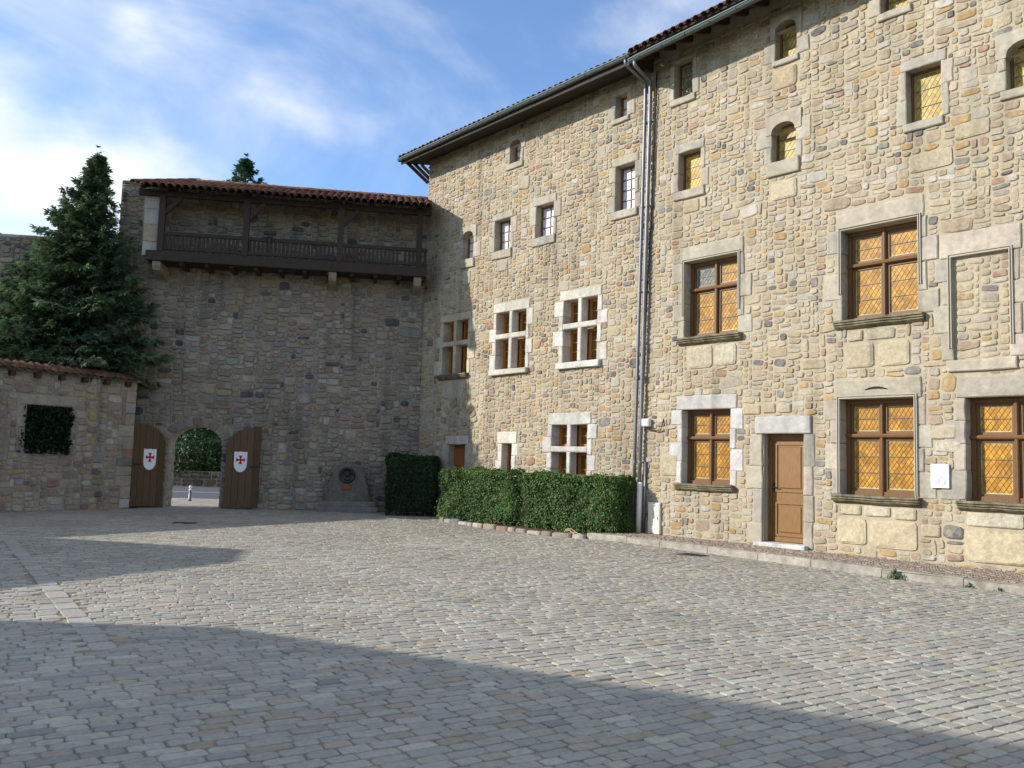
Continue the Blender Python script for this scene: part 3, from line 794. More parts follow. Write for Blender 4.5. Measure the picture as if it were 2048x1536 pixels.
hb = MB(); hb.box(du0 + .105, du0 + .14, fy + .016, fy + .03, 1.18, 1.36); hb.tube([(du0 + .12, fy + .02, 1.27), (du0 + .12, fy - .03, 1.27), (du0 + .23, fy - .03, 1.265)], .009, 6)
hb.build('handle', M['iron'], door)
zz_ = dz0
for side in (-1, 1):
    z = 0.14; ws = [.34, .2, .36, .3] if side < 0 else [.2, .22, .2, .24]; hs = [.42, .66, .46, .64]
    if side > 0: hs = [.5, .5, .55, .63]
    for wd, hg in zip(ws, hs):
        if side < 0: HR.blk('jamb_stone', door, du0 - wd, du0, z, z + hg, dressed_col(HR.rng), y1=.3)
        else: HR.blk('jamb_stone', door, du1, du1 + wd, z, z + hg, dressed_col(HR.rng), y1=.3)
        z += hg
HR.blk('lintel', door, du0 - .16, du1 + .18, dz1, dz1 + .34, pick(GRAN, HR.rng, .03), y0=-.05, y1=.3)
MB().cbox(du0 - .12, du1 + .1, -.14, .3, .09, dz0, .015, .003, HR.rng, pick(GRAN, HR.rng)).build('threshold', M['dressed'], door)
mb = MB()
for y_ in (.03, .10): mb.tube([(du0 + .012, y_, .22), (du0 + .012, y_, dz1)], .014, 6)
mb.build('jamb_moulding', M['granite'], door)
# blocked-up window: surround filled with rubble
bu0, bu1, bz0, bz1 = 3.84, 4.73, 3.53, 5.28
bw = MB().add([(bu0, .045, bz0), (bu1, .045, bz0), (bu1, .045, bz1), (bu0, .045, bz1)], [(0, 1, 2, 3)]).build('blocked_window', M['mortar'], rootR)
surround(HR, bw, bu0, bu1, bz0, bz1, lint_h=.42, lint_ext=.2, jamb=(.18, .3), sill_h=.2, sill_ext=.1, depth=.1)
HR.holes[-1] = (bu0, bu1, bz0, bz1, .046)
HR.block.append((bu0, bu1, bz0, bz1))
moulding(HR, bw, bu0, bu1, bz0, bz1, .12)
st = rubble(bu0 + .02, bu1 - .02, bz0 + .02, bz1 - .02, [], PAL_LIGHT, 77, wr=(3, 9), hr=(2, 4), warp=.01)
for s in st:
    v, f = pillow(s['o'], s['h'] * .8, HR.rng); MB().add([(x, y + .045, z) for x, y, z in v], f, s['c']).build('infill_stone', M['stone'], bw, smooth=True)
# big squared blocks under and between the windows
for (a, b, c, d) in ((1.72, 2.30, .30, .80), (2.33, 3.22, .28, .80), (1.78, 2.2, .83, 1.03), (2.22, 2.74, .83, 1.03), (2.76, 3.2, .80, 1.03), (3.98, 4.9, .78, 1.03), (4.95, 5.5, .8, 1.03),
                     (3.95, 5.2, .2, .75), (3.25, 3.6, .55, .78), (1.86, 2.46, 3.50, 3.98), (2.5, 3.12, 3.50, 3.98), (1.92, 2.25, 4.0, 4.22), (2.27, 2.85, 4.0, 4.22),
                     (-1.8, -1.1, 3.72, 4.22), (-1.08, -.5, 3.74, 4.22), (.12, .42, 2.72, 2.93), (.46, .78, 2.72, 2.93), (-.35, .08, 2.70, 2.92),
                     (-1.95, -1.5, 7.2, 7.5), (-1.48, -1.3, 7.25, 7.5), (.3, .9, 9.3, 9.75), (.28, .9, 7.0, 7.42), (-2.5, -2.0, 1.4, 1.9), (3.1, 3.9, 6.9, 7.25), (3.9, 4.5, 7.3, 7.6), (3.42, 3.9, 2.2, 2.45), (3.5, 3.95, 1.98, 2.18)):
    HR.extra.append(dict(o=rounded((a + b) / 2, (c + d) / 2, b - a - .02, d - c - .02, HR.rng, k=12, jit=.02, p=8, rot=HR.rng.uniform(-.015, .015)), h=.034,
                         c=pick([(2, (180, 167, 139)), (2, (174, 162, 138)), (1, (170, 153, 125)), (1, (184, 175, 155))], HR.rng, .05), a=(b - a) * (d - c), p=((a + b) / 2, (c + d) / 2)))
    HR.block.append((a, b, c, d))

# ------------------------------------------------------------------ left wing (stone cross windows)
rootM = thing('stone_house', 'rubble stone house wing with stone cross windows behind the long green hedge', 'house', FP, FROT)
HM = House(rootM, 202)
CW = [(2, (198, 193, 182)), (2, (190, 184, 170)), (1, (204, 200, 191))]
stone_cross(HM, -10.97, -9.74, 4.12, 5.69, lint_h=.22, lint_ext=.14, jamb=(.14, .34), sill_dark=True, sill_ext=.1, pal=[(1, (186, 174, 150)), (1, (178, 166, 144))])
stone_cross(HM, -8.44, -7.18, 4.11, 5.70, lint_h=.26, lint_ext=.14, jamb=(.14, .3), sill_h=.15, sill_proj=.1, sill_ext=.16, pal=CW)
stone_cross(HM, -5.74, -4.54, 4.13, 5.72, lint_h=.24, lint_ext=.14, jamb=(.14, .36), sill_h=.16, sill_proj=.09, sill_ext=.16, pal=CW)
stone_cross(HM, -6.06, -4.80, 1.05, 2.58, lint_h=.3, lint_ext=.12, jamb=(.16, .32), sill_h=.15, sill_proj=.06, pal=GRAN, split=.40, rows=(2, 2))
wood_window(HM, -8.03, -7.63, .85, 2.10, 1, 3, wood='orangewood', glass='glass', lint_h=.32, lint_ext=.22, jamb=(.16, .26), sill_h=.14, pal=CW)
wood_window(HM, -8.07, -7.61, 9.86, 10.50, 1, 3, arch=.16, lint_h=.13, lint_ext=.1, jamb=(.12, .2), sill_h=.16, sill_ext=.12)
wood_window(HM, -4.07, -3.70, 9.98, 10.58, 1, 2, lint_h=.18, lint_ext=.16, jamb=(.16, .3), sill_h=.12, sill_ext=.1)
wood_window(HM, -4.02, -3.41, 7.67, 8.79, 2, 4, lint_h=.22, lint_ext=.12, jamb=(.13, .24), sill_h=.2, sill_ext=.12)
wood_window(HM, -6.91, -6.21, 7.54, 8.42, 2, 3, lint_h=.22, lint_ext=.1, jamb=(.14, .28), sill_h=.22, sill_ext=.1, sill_proj=.02)
wood_window(HM, -8.63, -7.96, 7.47, 8.35, 2, 3, lint_h=.2, lint_ext=.12, jamb=(.13, .26), sill_h=.24, sill_ext=.1)
wood_window(HM, -10.14, -9.62, 7.47, 8.30, 1, 3, arch=.18, lint_h=.16, lint_ext=.14, jamb=(.14, .32), sill_h=.26, sill_ext=.08)
# plank door behind the hedge
a, b, c, d = -10.47, -9.68, .12, 2.07
md = MB().box(a, b, .2, .26, c, d).build('door', M['redwood'], rootM)
HM.holes.append((a - .02, b + .02, c - .1, d + .02, .34)); HM.block.append((a, b, 0, d))
for i in range(2):
    for k in range(3):
        x0 = a + .06 + i * .36; z0 = c + .1 + k * .62; MB().cbox(x0, x0 + .30, .185, .2, z0, z0 + .54, .02).build('door_panel', M['redwood'], md)
for side in (-1, 1):
    z = .05
    for wd, hg in ((.2, .5), (.3, .5), (.2, .5), (.28, .52)):
        if side < 0: HM.blk('jamb_stone', md, a - wd, a, z, z + hg, dressed_col(HM.rng), y1=.3)
        else: HM.blk('jamb_stone', md, b, b + wd, z, z + hg, dressed_col(HM.rng), y1=.3)
        z += hg
HM.blk('lintel', md, a - .14, b + .14, d, d + .25, pick(CW, HM.rng), y0=-.04, y1=.3)
# relieving arch above that door
ac, ar = (-10.05, 2.55), .62
for i in range(13):
    t0 = math.pi * (.06 + .88 * i / 13); t1 = math.pi * (.06 + .88 * (i + 1) / 13) - .012
    ol = []
    for r_, ts in ((ar, (t0, t1)), (ar + .3, (t1, t0))):
        for t in ts: ol.append((ac[0] + r_ * math.cos(t), ac[1] + r_ * math.sin(t)))
    ol = [ol[0], ol[3], ol[2], ol[1]]
    cxm = sum(p[0] for p in ol) / 4; czm = sum(p[1] for p in ol) / 4
    dens = []
    for q in range(4):
        p0, p1 = ol[q], ol[(q + 1) % 4]
        for t in (.18, .82): dens.append((cxm + (p0[0] + (p1[0] - p0[0]) * t - cxm) * .95, czm + (p0[1] + (p1[1] - p0[1]) * t - czm) * .95))
    HM.extra.append(dict(o=dens, h=.035, c=pick(PAL_FACADE, HM.rng), a=.04, p=(cxm, czm)))
HM.block.append(lambda X, Z: (np.hypot(X - ac[0], Z - ac[1]) > ar - .03) & (np.hypot(X - ac[0], Z - ac[1]) < ar + .33) & (Z > ac[1] + .05))
for (a, b, c, d) in ((-10.9, -10.3, 3.38, 3.92), (-10.26, -9.85, 3.4, 3.92), (-10.1, -9.7, 6.7, 7.15), (-8.5, -8.0, 6.85, 7.2), (-7.7, -7.2, 9.0, 9.4)):
    HM.extra.append(dict(o=rounded((a + b) / 2, (c + d) / 2, b - a - .02, d - c - .02, HM.rng, k=12, jit=.02, p=7), h=.034, c=dressed_col(HM.rng), a=(b - a) * (d - c), p=((a + b) / 2, (c + d) / 2)))
    HM.block.append((a, b, c, d))

camF = cam_in(FP, FE, FN)
stR = rubble(U_SPLIT, 8.6, .02, 11.05, HR.block, PAL_LIGHT, 301, g=.044, wr=(3, 8), hr=(2, 4)) + HR.extra
lay_stones(rootR, stR, M['stone'], camF, 1)
wall_core(U_SPLIT, 8.6, -.3, 11.3, 6.0, HR.holes).build('wall', M['mortar'], rootR)
stM = rubble(-12.05, U_SPLIT, .02, 11.05, HM.block, PAL_FACADE, 302, g=.042, wr=(3, 7), hr=(2, 4)) + HM.extra
lay_stones(rootM, stM, M['stone'], camF, 2)
wall_core(-12.05, U_SPLIT, -.3, 11.3, 6.0, HM.holes).build('wall', M['mortar'], rootM)

# ------------------------------------------------------------------ roofs, gutters, pipes
def tile_mesh(name, L=.42, r0=.095, r1=.075, th=.014, k=7):
    mb = MB(); v = []
    for y, r in ((0, r0), (L, r1)):
        for rr in (r, r - th):
            for i in range(k + 1):
                t = math.pi * i / k; v.append((math.cos(t) * rr, y, math.sin(t) * rr * .85))
    n = k + 1; f = []
    for i in range(k):
        f.append((i, i + 1, 2 * n + i + 1, 2 * n + i)); f.append((n + i + 1, n + i, 3 * n + i, 3 * n + i + 1)); f.append((i + 1, i, n + i, n + i + 1))
    o = mb.add(v, f).build(name, M['tile']); me = o.data; bpy.data.objects.remove(o)
    me.polygons.foreach_set('use_smooth', [True] * len(me.polygons)); return me
TILE = tile_mesh('canal_tile')

def tiled_roof(parent, x0, x1, y0, z0, pitch, depth, pitch_x=.205, rows=3, seed=1, left_hip=0.0, ridge=True, rise=0.0):
    """roof plane rising away from the eave; the lower courses tile by tile, channels and upper courses as relief"""
    rng = random.Random(seed); c, s_ = math.cos(pitch), math.sin(pitch)
    sheet = MB(); n = int((x1 - x0) / pitch_x); px = (x1 - x0) / n; seg = 8
    # undulating sheet: channel tiles and upper courses
    ys = [0.02, depth]
    v = []; f = []
    nx = n * seg
    for y in ys:
        for i in range(nx + 1):
            x = x0 + (x1 - x0) * i / nx; t = (i % seg) / seg * 2 * math.pi
            h = -.028 * math.cos(t) if y > .1 else -.028 * math.cos(t)
            v.append((x, y0 + y * c - h * s_, z0 + y * s_ + h * c + rise * (x - x0)))
    for i in range(nx): f.append((i, i + 1, nx + 2 + i, nx + 1 + i))
    b = len(v)
    v += [(x0, y0, z0 - .06), (x1, y0, z0 - .06 + rise * (x1 - x0)), (x1, y0 + depth * c, z0 + depth * s_ - .06 + rise * (x1 - x0)), (x0, y0 + depth * c, z0 + depth * s_ - .06)]
    f.append((b + 3, b + 2, b + 1, b))
    roof = sheet.add(v, f).build('roof', M['tile'], parent)
    rot = Matrix.Rotation(pitch, 4, 'X')
    for j in range(rows):
        for i in range(n):
            x = x0 + (i + .5) * px + rng.uniform(-.008, .008); y = -.05 + j * .34 + rng.uniform(-.02, .02)
            if left_hip and x < x0 + left_hip * (y + .05): continue
            m_ = Matrix.Translation((x, y0 + y * c, z0 + y * s_ + .012 + rise * (x - x0))) @ rot @ Matrix.Rotation(rng.uniform(-.03, .03), 4, 'Z')
            inst('roof_tile', TILE, roof, m_)
    return roof
def gutter(parent, x0, x1, y, z0, z1, r=.075):
    mb = MB(); k = 8; n = 14; v = []; f = []
    for i in range(n + 1):
        x = x0 + (x1 - x0) * i / n; z = z0 + (z1 - z0) * i / n + .006 * math.sin(i * 1.7)
        for q in range(k + 1):
            t = math.pi + math.pi * q / k; v.append((x, y + math.cos(t) * r, z + math.sin(t) * r))
        v.append((x, y + r + .012, z + .004)); v.append((x, y - r - .016, z + .006)); v.append((x, y - r - .014, z - .014))
    m_ = k + 4
    for i in range(n):
        for q in range(k): f.append((i * m_ + q, (i + 1) * m_ + q, (i + 1) * m_ + q + 1, i * m_ + q + 1))
        f.append((i * m_, i * m_ + k + 2, (i + 1) * m_ + k + 2, (i + 1) * m_)); f.append((i * m_ + k + 2, i * m_ + k + 3, (i + 1) * m_ + k + 3, (i + 1) * m_ + k + 2))
    f.append(tuple(range(k + 1))); f.append(tuple(reversed(range(n * m_, n * m_ + k + 1))))
    g_ = mb.add(v, f).build('gutter', M['zinc'], parent, smooth=False)
    nb = int((x1 - x0) / .62)
    for i in range(nb):
        x = x0 + .3 + i * (x1 - x0 - .4) / max(1, nb - 1); z = z0 + (z1 - z0) * (x - x0) / (x1 - x0)
        h = MB(); pts = [(x, y + math.cos(math.pi + math.pi * q / 6) * (r + .006), z + math.sin(math.pi + math.pi * q / 6) * (r + .006)) for q in range(7)] + [(x, y + r + .1, z + .05)]
        h.tube(pts, .008, 4).build('gutter_bracket', M['zinc'], g_)
    return g_
# left wing roof
PITCH = R(24)
tiled_roof(rootM, -12.55, U_SPLIT, -.78, 10.97, R(17), 6.5, rows=1, seed=4)
gutter(rootM, -12.5, -2.86, -.84, 10.90, 10.95)
for i in range(20):
    u = -12.3 + i * .49
    MB().bar((u, .3, 11.12), (u, -.76, 10.87), .08, .12).build('rafter', M['soffit'], rootM)
for i in range(6):
    MB().bar((-12.06, -.02 + i * .28, 10.25), (-12.5 - .03 * i, -.62 + i * .33, 10.93 + .02 * i), .07, .10).build('eave_strut', M['darkwood'], rootM)
MB().bar((-12.5, -.74, 10.97), (-12.7, 2.0, 11.75), .06, .16).build('barge_board', M['darkwood'], rootM)
MB().add([(-12.5, -.76, 10.80), (U_SPLIT, -.76, 10.80), (U_SPLIT, .35, 11.02), (-12.5, .35, 11.02)], [(3, 2, 1, 0)]).build('soffit_boards', M['darkwood'], rootM)
MB().box(-12.5, U_SPLIT, -.775, -.745, 10.76, 11.0).build('sun_gap_board', M['darkwood'], rootM)  # board added to close the gap that let sun through behind the gutter
# right-hand house roof
RISE = .035
tiled_roof(rootR, U_SPLIT + .06, 8.6, -.86, 10.98, PITCH, 7.0, rows=2, seed=6, rise=RISE)
MB().box(-2.945, -2.875, -.84, -.3, 10.70, 11.06).box(-2.945, -2.875, -.3, .0, 10.80, 11.28).box(-2.945, -2.875, .0, 6.0, 11.31, 11.5).build('sun_leak_board', M['darkwood'], rootR)  # boards added to stop sun leaking under the eave at the roof split
gutter(rootR, -2.82, 8.6, -.88, 10.78, 10.78 + .04 * 11.4)
for i in range(24):
    u = -2.75 + i * .49; dz = RISE * (u + 2.8)
    MB().bar((u, .3, 11.28 + dz), (u, -.8, 10.86 + dz), .08, .12).build('rafter', M['soffit'], rootR)
MB().add([(U_SPLIT + .06, -.82, 10.93), (8.6, -.82, 10.93 + RISE * 11.5), (8.6, .35, 11.36 + RISE * 11.5), (U_SPLIT + .06, .35, 11.36)], [(3, 2, 1, 0)]).build('soffit_boards', M['soffit'], rootR)

MB().bar((U_SPLIT + .08, -.81, 10.93), (8.6, -.81, 10.93 + RISE * 11.5), .03, .36).build('sun_gap_board', M['darkwood'], rootR)  # added down to the gutter to block a streak of sun on the wall
def downpipe(parent, u_g, y_g, z_g, u_t, u_b, r=.05, zb=.1, base=True):
    pts = [(u_g, y_g, z_g), (u_g, y_g, z_g - .10), (u_g + .02, y_g + .06, z_g - .17)]
    a = Vector(pts[-1]); b = Vector((u_t - .01, -.13, 10.58))
    for t in (.3, .65, 1): pts.append(tuple(a.lerp(b, t)))
    pts += [(u_t, -.105, 10.45), (u_t, -.105, 10.0)]
    for t in (.25, .5, .75, 1): pts.append((u_t + (u_b - u_t) * t, -.105, 10.0 + (zb - 10.0) * t))
    p = MB().tube(pts, r, 10).build('downpipe', M['pipe'], parent, smooth=True)
    for z in (9.6, 7.6, 5.6, 3.6, 1.7):
        u = u_t + (u_b - u_t) * (10 - z) / 9.9
        MB().tube([(u, -.105, z - .03), (u, -.105, z + .03)], r + .008, 10).build('pipe_collar', M['pipe'], p)
        MB().box(u - .02, u + .02, -.06, .0, z - .012, z + .012).build('pipe_clip', M['pipe'], p)
    return p
downpipe(rootM, -3.0, -.84, 10.90, -3.03, -3.20, r=.040)
dpr = downpipe(rootR, -2.68, -.88, 10.74, -2.88, -3.04, r=.044)
MB().tube([(-3.02, -.105, .1), (-3.0, -.105, 1.25)], .062, 10).build('pipe_shoe', M['cream'], dpr, smooth=True)
MB().tube([(-2.92, -.05, .12), (-2.89, -.05, 1.7)], .03, 8).build('conduit', M['pipe'], rootR, smooth=True)

cable = thing('electric_cable', 'black electric cable running down the wall beside the zinc downpipes', 'cable', FP, FROT)
rng = random.Random(4)
MB().tube([(-2.72 - .0165 * i + rng.uniform(-.012, .012), -.06, 10.75 - i * .45) for i in range(19)], .016, 6).build('cable_run', M['cable'], cable, smooth=True)
MB().tube([(-2.95, -.06, 2.48), (-2.8, -.07, 2.44), (-2.6, -.07, 2.40), (-2.45, -.07, 2.42), (-2.40, -.07, 2.56), (-2.37, -.07, 2.66), (-2.34, -.07, 2.5)], .012, 6).build('cable_loop', M['cable'], cable, smooth=True)
jb = thing('junction_box', 'small white junction box on the wall beside the downpipes', 'junction box', FP, FROT)
MB().cbox(-2.97, -2.76, -.13, -.03, 2.50, 2.67, .012).build('case', M['plastic'], jb)
MB().cbox(-2.955, -2.775, -.142, -.13, 2.515, 2.655, .01).build('lid', M['plastic'], jb)
ub = thing('utility_cabinet', 'cream metal utility cabinet set low in the wall beside the downpipes', 'cabinet', FP, FROT)
MB().cbox(-2.78, -2.45, -.075, .02, .13, .81, .008).build('case', M['cream'], ub)
MB().cbox(-2.755, -2.475, -.085, -.074, .16, .785, .006).build('cabinet_door', M['cream'], ub)
MB().box(-2.50, -2.485, -.092, -.084, .45, .5).build('lock', M['iron'], ub)
HRb = MB()
sg = thing('notice_board', 'white printed notice plate between the two ground floor amber windows', 'sign', FP, FROT)
MB().cbox(3.46, 3.755, -.065, -.02, 1.39, 1.79, .004).build('plate', M['white'], sg)
mb = MB(); rng = random.Random(6)
for i in range(9):
    z = 1.755 - i * .02; x = 3.485
    while x < 3.72:
        L = rng.uniform(.012, .035); mb.box(x, min(x + L, 3.73), -.0665, -.064, z - .0045, z + .0045); x += L + .008
mb.build('printed_text', M['print'], sg)
mb = MB()
for r_ in (.062, .045):
    mb.tube([(3.645 + math.cos(t) * r_, -.066, 1.495 + math.sin(t) * r_ * 1.2) for t in [2 * math.pi * i / 20 for i in range(21)]], .004, 4)
mb.tube([(3.645, -.066, 1.57), (3.645, -.066, 1.6)], .005, 4); mb.tube([(3.62, -.066, 1.47), (3.645, -.066, 1.53), (3.668, -.066, 1.47)], .004, 4)
mb.build('emblem', M['print'], sg)

# ================================================================== GATE WALL
gw = thing('gate_wall', 'tall shaded rubble stone wall with a low round archway under the timber gallery', 'wall', GC, GROT)
AX0, AX1, ASP, ATH = -7.28, -5.77, 1.80, .80
ACX, AR = (AX0 + AX1) / 2, (AX1 - AX0) / 2
ARISE = .58
XL = -13.2
def arch_z(x): return ASP + ARISE * math.sqrt(max(0.0, 1 - ((x - ACX) / AR) ** 2))
# body: tall part, left lower part; passage cut through
mb = MB()
def gbox(x0, x1, z0, z1, y1=ATH): mb.box(x0, x1, 0, y1, z0, z1)
gbox(XL, AX0, -.2, 7.05); gbox(AX1, .25, -.2, 7.05)
N = 14; xs = [AX0 + (AX1 - AX0) * i / N for i in range(N + 1)]
xs = [ACX - AR * math.cos(math.pi * i / N) for i in range(N + 1)]
for a, b in zip(xs, xs[1:]):
    za, zb = arch_z(a), arch_z(b)
    mb.add([(a, 0, za), (b, 0, zb), (b, 0, 7.05), (a, 0, 7.05), (a, ATH, za), (b, ATH, zb), (b, ATH, 7.05), (a, ATH, 7.05)], [(0, 1, 2, 3), (5, 4, 7, 6), (4, 5, 1, 0)])
gbox(XL, -9.08, 7.05, 7.68); gbox(-9.08, .25, 7.05, 9.55, .6)
mb.build('wall_core', M['mortar_grey'], gw)
block = [lambda X, Z: (np.abs(X - ACX) < AR + .02) & (Z < ASP + .05), lambda X, Z: (((X - ACX) / (AR + .30)) ** 2 + ((Z - ASP) / (ARISE + .30)) ** 2 < 1) & (Z > ASP - .02),
         (XL, -9.10, 7.68, 12), (-8.42, -8.0, 7.35, 9.2)]
extra = []; rng = random.Random(44)
for i in range(11):
    t0 = math.pi * i / 11; t1 = math.pi * (i + 1) / 11 - .01
    q4 = [(ACX + AR * math.cos(t0), ASP + ARISE * math.sin(t0)), (ACX + (AR + .29) * math.cos(t0), ASP + (ARISE + .29) * math.sin(t0)),
          (ACX + (AR + .29) * math.cos(t1), ASP + (ARISE + .29) * math.sin(t1)), (ACX + AR * math.cos(t1), ASP + ARISE * math.sin(t1))]
    cxm = sum(p[0] for p in q4) / 4; czm = sum(p[1] for p in q4) / 4; dens = []
    for q in range(4):
        p0, p1 = q4[q], q4[(q + 1) % 4]
        for t in (.16, .84): dens.append((cxm + (p0[0] + (p1[0] - p0[0]) * t - cxm) * .97, czm + (p0[1] + (p1[1] - p0[1]) * t - czm) * .97))
    extra.append(dict(o=dens, h=.03, c=pick(PAL_GATE, rng), a=.08, p=(cxm, czm)))
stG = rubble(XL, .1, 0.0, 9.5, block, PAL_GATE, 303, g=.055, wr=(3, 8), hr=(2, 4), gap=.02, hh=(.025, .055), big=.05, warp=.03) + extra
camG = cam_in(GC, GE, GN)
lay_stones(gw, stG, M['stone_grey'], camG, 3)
# stones of the left reveal inside the passage
mb = MB(); rng = random.Random(45); z = 0.0
for (x_, sgn) in ((AX0, 1), (AX1, -1)):
    z = 0.0
    while z < ASP - .1:
        h = rng.uniform(.16, .3); y = .02
        while y < ATH - .1:
            L = min(rng.uniform(.22, .45), ATH - y); ol = rounded(y + L / 2, z + h / 2, L - .02, h - .02, rng)
            v, f = pillow(ol, .025, rng)
            if sgn > 0: v = [(x_ - b_, a_, c_) for a_, b_, c_ in v]; f = f
            else: v = [(x_ + b_, a_, c_) for a_, b_, c_ in v]; f = [tuple(reversed(q)) for q in f]
            mb.add(v, f, pick(PAL_GATE, rng)); y += L
        z += h
mb.build('reveal_stones', M['stone'], gw, smooth=True, kind='stuff')
# pale squared quoins of the pier at the gallery's left end
rng = random.Random(46); z = 7.2
for i in range(4):
    h = (.42, .50, .45, .55)[i]
    MB().cbox(-8.16, -7.76, -.92, 0.0, z + .004, z + h - .004, .012, .004, rng, pick([(1, (182, 176, 164)), (1, (160, 144, 122)), (1, (170, 164, 154))], rng)).build('pier_block', M['dressed'], gw); z += h
# rough coping on the left end of the wall
rng = random.Random(47); x = XL
while x < -9.2:
    L = rng.uniform(.3, .6); L = min(L, -9.1 - x); MB().cbox(x + .005, x + L - .005, -.06, ATH + .05, 7.66, 7.66 + rng.uniform(.08, .13), .02, .008, rng, pick(PAL_GATE, rng)).build('coping_stone', M['stone'], gw); x += L
x = -9.08
while x < -8.3:
    L = .39; MB().cbox(x + .005, x + L - .005, -.05, .6, 9.53, 9.53 + rng.uniform(.06, .1), .02, .008, rng, pick(PAL_GATE, rng)).build('coping_stone', M['stone'], gw); x += L
for x in (-7.73, -5.35, -2.78, -.28):
    c = pick([(1, (150, 139, 116))], rng)
    prof = [(-1.0, 7.04), (-1.0, 6.92), (-.92, 6.80), (-.70, 6.74), (0, 6.66), (0, 7.04)]
    if x == -5.35: continue
    v = [(x - .11, y, z) for y, z in prof] + [(x + .11, y, z) for y, z in prof]; n = 6
    f = [tuple(range(n)), tuple(reversed(range(n, 2 * n)))] + [((i + 1) % n, i, n + i, n + (i + 1) % n) for i in range(n)]
    MB().add(v, f, c).build('corbel', M['dressed'], gw)

# ------------------------------------------------------------------ timber gallery
ga = thing('timber_gallery', 'dark timber gallery with baluster rail and red tiled roof on top of the gate wall', 'gallery', GC, GROT)
FY = -1.1
MB().box(-8.02, -.02, FY, FY + .14, 7.05, 7.33).build('floor_beam', M['darkwood'], ga)
MB().box(-8.0, -.02, FY + .14, -.07, 7.08, 7.14).build('floor_boards', M['darkwood'], ga)
for i in range(12): x = -7.8 + i * .69; MB().box(x, x + .12, FY + .14, -.07, 6.96, 7.075).build('joist', M['darkwood'], ga)
for i, x in enumerate((-7.64, -5.30, -2.60, -.27)):
    MB().box(x - .085, x + .085, FY - .02, FY + .15, 7.33, 8.95).build('post', M['darkwood'], ga)
    if i < 3: MB().bar((x + .07, FY + .06, 8.45), (x + .5, FY + .06, 8.93), .1, .12).build('brace', M['darkwood'], ga)
    MB().bar((x, FY + .06, 8.98), (x, -.07, 9.38), .12, .14).build('roof_beam', M['darkwood'], ga)
MB().box(-8.3, .05, FY - .01, FY + .15, 8.93, 9.09).build('wall_plate', M['darkwood'], ga)
MB().box(-7.56, -.02, FY + .0, FY + .10, 7.80, 7.90).build('top_rail', M['darkwood'], ga)
MB().box(-7.56, -.02, FY + .01, FY + .09, 7.38, 7.45).build('bottom_rail', M['darkwood'], ga)
rng = random.Random(9); x = -7.52
while x < -.06:
    if all(abs(x - p) > .12 for p in (-7.64, -5.30, -2.60, -.27)) and not (-.86 < x < -.78):
        MB().box(x - .037, x + .037, FY + .03, FY + .07, 7.34, 7.82).build('baluster', M['darkwood'], ga)
    x += .118
GP = R(21)
tiled_roof(ga, -8.3, .05, -1.52, 9.10, GP, 2.25, pitch_x=.205, rows=6, seed=12, left_hip=.55)
for i in range(17): x = -8.15 + i * .51; MB().bar((x, -1.46, 9.04), (x, .0, 9.60), .07, .10).build('rafter', M['darkwood'], ga)
rng = random.Random(13); x = -8.2 + 1.1
RT = tile_mesh('ridge_tile', L=.44, r0=.11, r1=.095)
rr_ = 2.12
while x < .1:
    m_ = Matrix.Translation((x, -1.52 + rr_ * math.cos(GP), 9.10 + rr_ * math.sin(GP) + .02)) @ Matrix.Rotation(R(-90), 4, 'Z') @ Matrix.Rotation(rng.uniform(-.03, .03), 4, 'X')
    inst('ridge_tile', RT, ga, m_); x += .38
for i in range(6):
    t = i / 5; p0 = Vector((-8.38, -1.52, 9.12)); p1 = Vector((-8.3 + 1.15, -1.52 + rr_ * math.cos(GP), 9.12 + rr_ * math.sin(GP))); p = p0.lerp(p1, t * .92)
    d = (p1 - p0).normalized(); q = d.to_track_quat('Y', 'Z').to_matrix().to_4x4()
    inst('hip_tile', RT, ga, Matrix.Translation(p + Vector((0, 0, .02))) @ q)
fl = thing('floodlight', 'small dark floodlight fixed to the gallery rail', 'floodlight', GC, GROT)
MB().cbox(-4.78, -4.44, FY - .14, FY - .02, 7.98, 8.08, .02).build('lamp_head', M['iron'], fl)
MB().box(-4.70, -4.52, FY - .10, FY - .04, 7.90, 7.98).build('bracket', M['iron'], fl)
MB().box(-4.64, -4.58, FY - .07, FY - .01, 7.76, 7.90).build('stem', M['iron'], fl)

# ------------------------------------------------------------------ gate leaves with cross shields
def shield_on(leaf, cx, zc, w, h, y):
    ol = [(-w / 2, h * .5), (-w / 2, -h * .08)]
    for i in range(1, 9):
        t = math.pi * i / 9; ol.append((-w / 2 * math.cos(t), -h * .08 - h * .42 * math.sin(t) ** .9))
    ol += [(w / 2, -h * .08), (w / 2, h * .5), (w * .2, h * .485), (0, h * .51), (-w * .2, h * .485)]
    v = [(cx + x, y - .012, zc + z) for x, z in ol] + [(cx + x, y, zc + z) for x, z in ol]; n = len(ol)
    f = [tuple(range(n)), tuple(reversed(range(n, 2 * n)))] + [((i + 1) % n, i, n + i, n + (i + 1) % n) for i in range(n)]
    sh = MB().add(v, f).build('shield', M['white'], leaf)
    r0, r1, a0, a1 = .018, w * .34, .022, w * .19; zc2 = zc + h * .1
    mb = MB()
    for k in range(4):
        t = math.pi / 2 * k; ca, sa = math.cos(t), math.sin(t)
        q = [(r0 * 0, -a0), (r1 * .55, -a0 * 1.3), (r1 * .85, -a1 * .62), (r1, -a1), (r1, a1), (r1 * .85, a1 * .62), (r1 * .55, a0 * 1.3), (0, a0)]
        mb.add([(cx + x * ca - z * sa, y - .0155 - .0004 * k, zc2 + x * sa + z * ca) for x, z in q], [tuple(range(8))])
    mb.build('cross', M['red'], sh)
